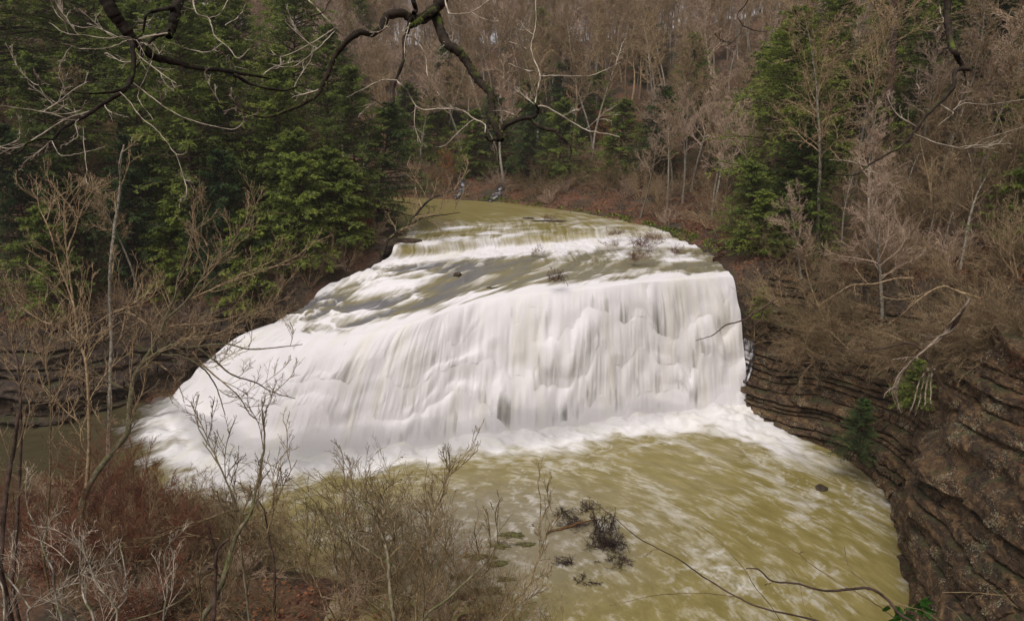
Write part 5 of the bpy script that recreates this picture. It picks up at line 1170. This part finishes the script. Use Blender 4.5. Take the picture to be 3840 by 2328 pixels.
def fallen():
    L = [(ZC, [(1680, 495), (1550, 500), (1400, 535), (1250, 545), (1130, 610), (1000, 690)], .9, .35, 36, 37, .8)]
    root, _ = traced('fallen_branch', L, M_TWIG_WHITE, M_BARK_TWIG, 121, (.9, 34, .8), .3); tag(root, 'long pale arching branch lying over the right slope', 'branch')
    L = [(ZC, [(680, 655), (620, 700), (540, 745), (480, 790), (350, 830), (250, 900), (130, 940)], 1.5, .35, 44, 43, .8)]
    root, _ = traced('fallen_branch', L, M_BARK_BROWN, M_BARK_BROWN, 122, (.9, 34, .8), .3); tag(root, 'brown branch reaching left from the cliff across the fall edge', 'branch')
    L = [(ZC, [(2150, 640), (2000, 590), (1900, 555), (1800, 590), (1700, 660), (1600, 750), (1500, 820)], 1.3, .4, 34, 35, .9)]
    root, _ = traced('fallen_branch', L, M_BARK_TWIG, M_BARK_TWIG, 123, (.9, 44, .8), .33); tag(root, 'arched grey branch above the exposed roots', 'branch')
    L = [(ZC, [(1900, 1280), (1700, 980), (1500, 985), (1300, 1020), (1150, 1000), (1000, 1100)], 1.2, .4, 33, 35, .9)]
    root, _ = traced('fallen_branch', L, M_BARK_BROWN, M_BARK_TWIG, 124, (.9, 44, .8), .33); tag(root, 'dark limb stretching left from the roots over the cliff face', 'branch')
fallen()
# shrubs hanging on the cliff faces: pixel, distance north
for i in range(64):
    px = random.uniform(778, 1030); py = random.uniform(290, 360) + min(px - 765, 170) * .15; Y = np.interp(px, [765, 850, 935, 960, 1030], [47.5, 43, 37.5, 34.5, 31]) - .0
    p = atY(px, py, Y); o = T_shrub(random.choice([0, 1, 2])); k = random.uniform(.6, 1.15)
    o.location = p; o.scale = (k, k, k); o.rotation_euler = (random.gauss(.35, .3), random.gauss(-.45, .3), random.uniform(-.5, .5)); tag(o, 'bare brown shrub clinging to the right cliff face', 'shrub', 'shrubs clinging to the right cliff')
for px, py, Y, sc_, lab in [(857, 458, 38.6, .3301, 'dark green hemlock bush hanging at the foot of the right wall'), (1014, 545, 24, .35, 'small green bush at the right edge on the buttress'), (762, 318, 49, .28, 'bright green sprig on the cliff right of the fall'), (913, 405, 33, .3, 'green sprig below the exposed roots')]:
    o = T_hem(2 if sc_ == .3301 else 3); p = atY(px, py, Y); o.location = p; o.scale = (sc_,) * 3; o.rotation_euler = (0, 0, random.uniform(0, 6)); tag(o, lab, 'tree', 'small evergreens on the right cliff')

# ------------------------------------------------------------------ tall single trees on the right
def T_big(kind, H, r0, seed, mat, **kw):
    root = empty('bare_tree'); t, c, _ = bare_tree(seed, H=H, r0=r0, **kw); t.build('trunk', mat, root); c.build('crown', M_BARK_TWIG, root); return root
BIG = [(866, 61, 30, .42, M_BARK_BROWN, 'massive brown trunk rising out of the frame on the right slope', .45), (817, 52.5, 19, .16, M_BARK_PALE, 'tall pale trunk in front of the big green hemlock on the right bank', .4),
 (845, 57, 21, .17, M_BARK_PALE, 'second tall pale trunk, just right of the one before the hemlock', .45), (767, 50.5, 9.5, .09, M_BARK_TWIG, 'thin pale trunk on the cliff top nearest the fall', .5), (968, 50, 17, .17, M_BARK_PALE, 'pale straight trunk at the right behind the curved dark branch', .4),
 (1002, 58, 24, .3, M_BARK_BROWN, 'dark thick trunk near the upper right corner', .4), (930, 55, 15, .14, M_BARK_PALE, 'forked pale tree between the two pairs of straight trunks at the right', .3), (990, 46, 14, .12, M_BARK_TWIG, 'slim trunk at the right edge of the slope', .4),
 (712, 70, 15, .13, M_BARK_PALE, 'pale tree bending left over the bend of the river', .3), (493, 96, 17, .2, M_BARK_PALE, 'whitest trunk on the far bank under the hanging branch tip', .45), (448, 98, 17, .17, M_BARK_PALE, 'pale wide crowned tree above the left side stream', .4), (535, 97, 19, .18, M_BARK_PALE, 'tall slim pale tree on the far bank right of the whitest trunk', .5)]
for i, (px, Y, H, r0, m_, lab, t0) in enumerate(BIG):
    x = atY(px, 250, Y)[0]; put(T_big(0, H, r0, 700 + i, m_, t0=t0, n1=26, spread=.5), x, Y, 1.0, label=lab, cat='tree', tilt=.02)

# ------------------------------------------------------------------ canes at the lower right, close to the camera
def Z7b(x, y): return Z7(x, y)
CN = [([(1500, 1900), (1250, 1600), (1000, 1478), (600, 1380), (400, 1290), (200, 1170), (0, 1030), (-264, 890), (-460, 730), (-610, 615)], 1.5, .45, 3.2, 3.8, .25, 'longest dark cane reaching up to the left over the pool'),
 ([(2100, 1800), (1800, 1560), (1600, 1440), (1480, 1310), (1370, 1245), (1250, 1245), (1050, 1260), (860, 1210), (680, 1190), (580, 1110), (490, 1100)], 1.6, .8, 3, 3.2, .25, 'reddish knobby cane with a curled tip above the green leaves'),
 ([(1900, 1750), (1600, 1500), (1450, 1380), (1290, 1280), (1130, 1190), (950, 1070), (850, 990), (700, 930)], .9, .45, 3.4, 3.8, .2, 'thin pale cane crossing the reddish one'),
 ([(1900, 1600), (1700, 1400), (1500, 1320), (1320, 1190), (1220, 1090), (1185, 945)], .7, .45, 3.6, 3.9, .2, 'pale cane with an upright tip in front of the outlet'),
 ([(900, 1750), (680, 1390), (560, 1240), (480, 1110), (340, 950), (300, 900), (170, 800)], .6, .35, 3.8, 4.2, .2, 'fine green brown cane left of the curled one'),
 ([(1150, 1700), (980, 1478), (900, 1370), (870, 1200), (810, 1100)], .6, .35, 3.9, 4.1, .1, 'short fine cane at the bottom right of centre'),
 ([(400, 1300), (200, 1275), (0, 1280), (-200, 1300), (-480, 1365)], .6, .35, 3.6, 4.2, .1, 'horizontal thin cane pointing left at the bottom'),
 ([(2700, 1320), (2464, 1280), (2300, 1290), (2100, 1270), (1880, 1270)], .7, .4, 3.2, 3.4, .4, 'thin cane across the foot of the buttress at the right edge'),
 ([(2800, 1500), (2464, 1400), (2280, 1280), (2130, 1140)], .6, .35, 3.3, 3.6, .4, 'pale forked cane at the bottom right corner'),
 ([(2300, 1800), (2100, 1600), (1990, 1430), (1880, 1350)], .6, .4, 3.2, 3.4, .4, 'crooked cane beside the green leaves')]
for i, (pts, ra, rb, d0, d1, tn, lab) in enumerate(CN):
    root, _ = traced('cane', [(Z7, pts, ra, rb, d0, d1, tn)], M_BARK_BROWN if i in (0, 1) else M_TWIG_TAN, M_TWIG_TAN, 140 + i, (tn, 16, .8), .35, tw2=2); tag(root, lab, 'cane')
def leafy():
    root = empty('leafy_stem'); r = np.random.default_rng(5); L = [(Z7, [(2100, 1700), (1950, 1560), (1850, 1470), (1740, 1400), (1600, 1370), (1460, 1365)], .9, .5, 3, 3.1), (Z7, [(1740, 1400), (1750, 1340), (1720, 1320)], .6, .4, 3.05, 3.1), (Z7, [(1620, 1380), (1600, 1450)], .5, .4, 3.05, 3.1)]
    mb = MB(); lf = []
    for Z, pts, ra, rb, d0, d1 in L:
        P = spl(line3(Z, pts, d0, d1, r, .005), 24); mb.tubes(P[None], np.linspace(ra, rb, 24)[None] * 3 / FPX, 5); lf += [P[k] for k in r.integers(2, 24, 8)]
    mb.build('stem', M_TWIG_TAN, root)
    for p in lf:
        Ln = r.uniform(.045, .085); n = 9; u = np.linspace(0, 1, n); wd = np.sin(u ** .8 * math.pi) ** .8 * Ln * .27; d = nrm(np.array([r.normal(0, 1), r.normal(0, .5), r.uniform(-.8, .2)])); sd_ = nrm(np.cross(d, [0, 1, .3])); nn = np.cross(d, sd_)
        c = p + d * (u * Ln)[:, None] + nn * (.15 * Ln * u ** 2)[:, None]
        V = np.stack([c - sd_ * wd[:, None] + nn * (wd * .35)[:, None], c, c + sd_ * wd[:, None] + nn * (wd * .35)[:, None]], 1).reshape(-1, 3)
        new_mesh('leaf', V, grid_faces(n, 3), M_GREENLEAF, root, attrs={'vary': np.full(len(V), r.random())})
    return root
tag(leafy(), 'stem with bright green leaves at the bottom right', 'plant')

# ------------------------------------------------------------------ leaves lodged on the cliff ledges
def ledge_litter():
    r = np.random.default_rng(77); mb = MB()
    for o in [o for o in bpy.data.objects if o.name.startswith('cliff')][:2]:
        n = len(o.data.vertices); co = np.empty(n * 3, np.float32); o.data.vertices.foreach_get('co', co); co = co.reshape(-1, 3); nn = np.empty(n * 3, np.float32); o.data.vertices.foreach_get('normal', nn); nn = nn.reshape(-1, 3)
        m = (fbm(co[:, 0] / 2.5, co[:, 1] / 2.5, co[:, 2] / 2.0, 3, 5) + np.minimum(co[:, 2] - 10.5, 1.5) * .3 + nn[:, 2] * .4 > .2) & (r.random(n) < .35)
        p = co[m] + nn[m] * .05; quads_at(mb, p + r.normal(0, .05, p.shape), r.normal(0, 1, p.shape) * np.array([1, 1, .5]), .13, .045, r, np.clip(r.normal(.3, .25, len(p)), 0, 1), .3)
    return mb.build('leaf_litter', M_LITTER, None, False)
tag(ledge_litter(), 'rust brown leaves lodged on the ledges of the right cliff', kind='stuff')

# ------------------------------------------------------------------ air
def haze():
    m = bpy.data.materials.new('haze'); m.use_nodes = True; t = m.node_tree; t.nodes.clear()
    v = t.nodes.new('ShaderNodeVolumePrincipled'); v.inputs['Color'].default_value = (.97, .90, .86, 1); v.inputs['Density'].default_value = .00045; v.inputs['Anisotropy'].default_value = .2
    o = t.nodes.new('ShaderNodeOutputMaterial'); t.links.new(v.outputs[0], o.inputs['Volume'])
    x0, x1, y0, y1, z0, z1 = -430, 430, -150, 630, -12, 90
    V = [(x, y, z) for x in (x0, x1) for y in (y0, y1) for z in (z0, z1)]
    F = [(0, 1, 3, 2), (4, 6, 7, 5), (0, 4, 5, 1), (2, 3, 7, 6), (0, 2, 6, 4), (1, 5, 7, 3)]
    tag(new_mesh('haze', V, np.array(F), m, smooth=False), 'thin pale winter haze in the gorge', kind='stuff')
haze()
def spray():
    # closed low cushion of spray along the foot of the fall
    L = spl(ft[::20][:, :2], 70); K = 16; th = np.arange(K) * 2 * math.pi / K; n = len(L); tan = nrm(np.gradient(L, axis=0)); out = np.stack([tan[:, 1], -tan[:, 0]], -1)
    env = np.sin(np.linspace(0, math.pi, n)) ** .35; r1 = (1.9 + .9 * fbm(np.arange(n) * .22, 0, 0, 3, 5)) * env + .02; r2 = (1.5 + 1.0 * fbm(np.arange(n) * .25, 9, 0, 3, 6)) * env + .02
    V = np.stack([L[:, None, 0] + out[:, None, 0] * (.6 + r1[:, None] * np.cos(th)), L[:, None, 1] + out[:, None, 1] * (.6 + r1[:, None] * np.cos(th)), .5 + r2[:, None] * np.sin(th)[None]], -1)
    i = np.arange(n * K).reshape(n, K); F = np.stack([i[:-1], i[1:], np.roll(i[1:], -1, 1), np.roll(i[:-1], -1, 1)], -1).reshape(-1, 4)
    m = bpy.data.materials.new('spray'); m.use_nodes = True; t = m.node_tree; t.nodes.clear(); v = t.nodes.new('ShaderNodeVolumePrincipled'); v.inputs['Color'].default_value = (.98, .96, .97, 1); v.inputs['Density'].default_value = .16
    o = t.nodes.new('ShaderNodeOutputMaterial'); t.links.new(v.outputs[0], o.inputs['Volume'])
    mb = bmesh.new(); 
    me = new_mesh('spray', V.reshape(-1, 3), F, m); mb.from_mesh(me.data); bmesh.ops.holes_fill(mb, edges=mb.edges, sides=K); bmesh.ops.recalc_face_normals(mb, faces=mb.faces); mb.to_mesh(me.data); mb.free()
    tag(me, 'soft white spray hanging over the foot of the fall', kind='stuff')
spray()
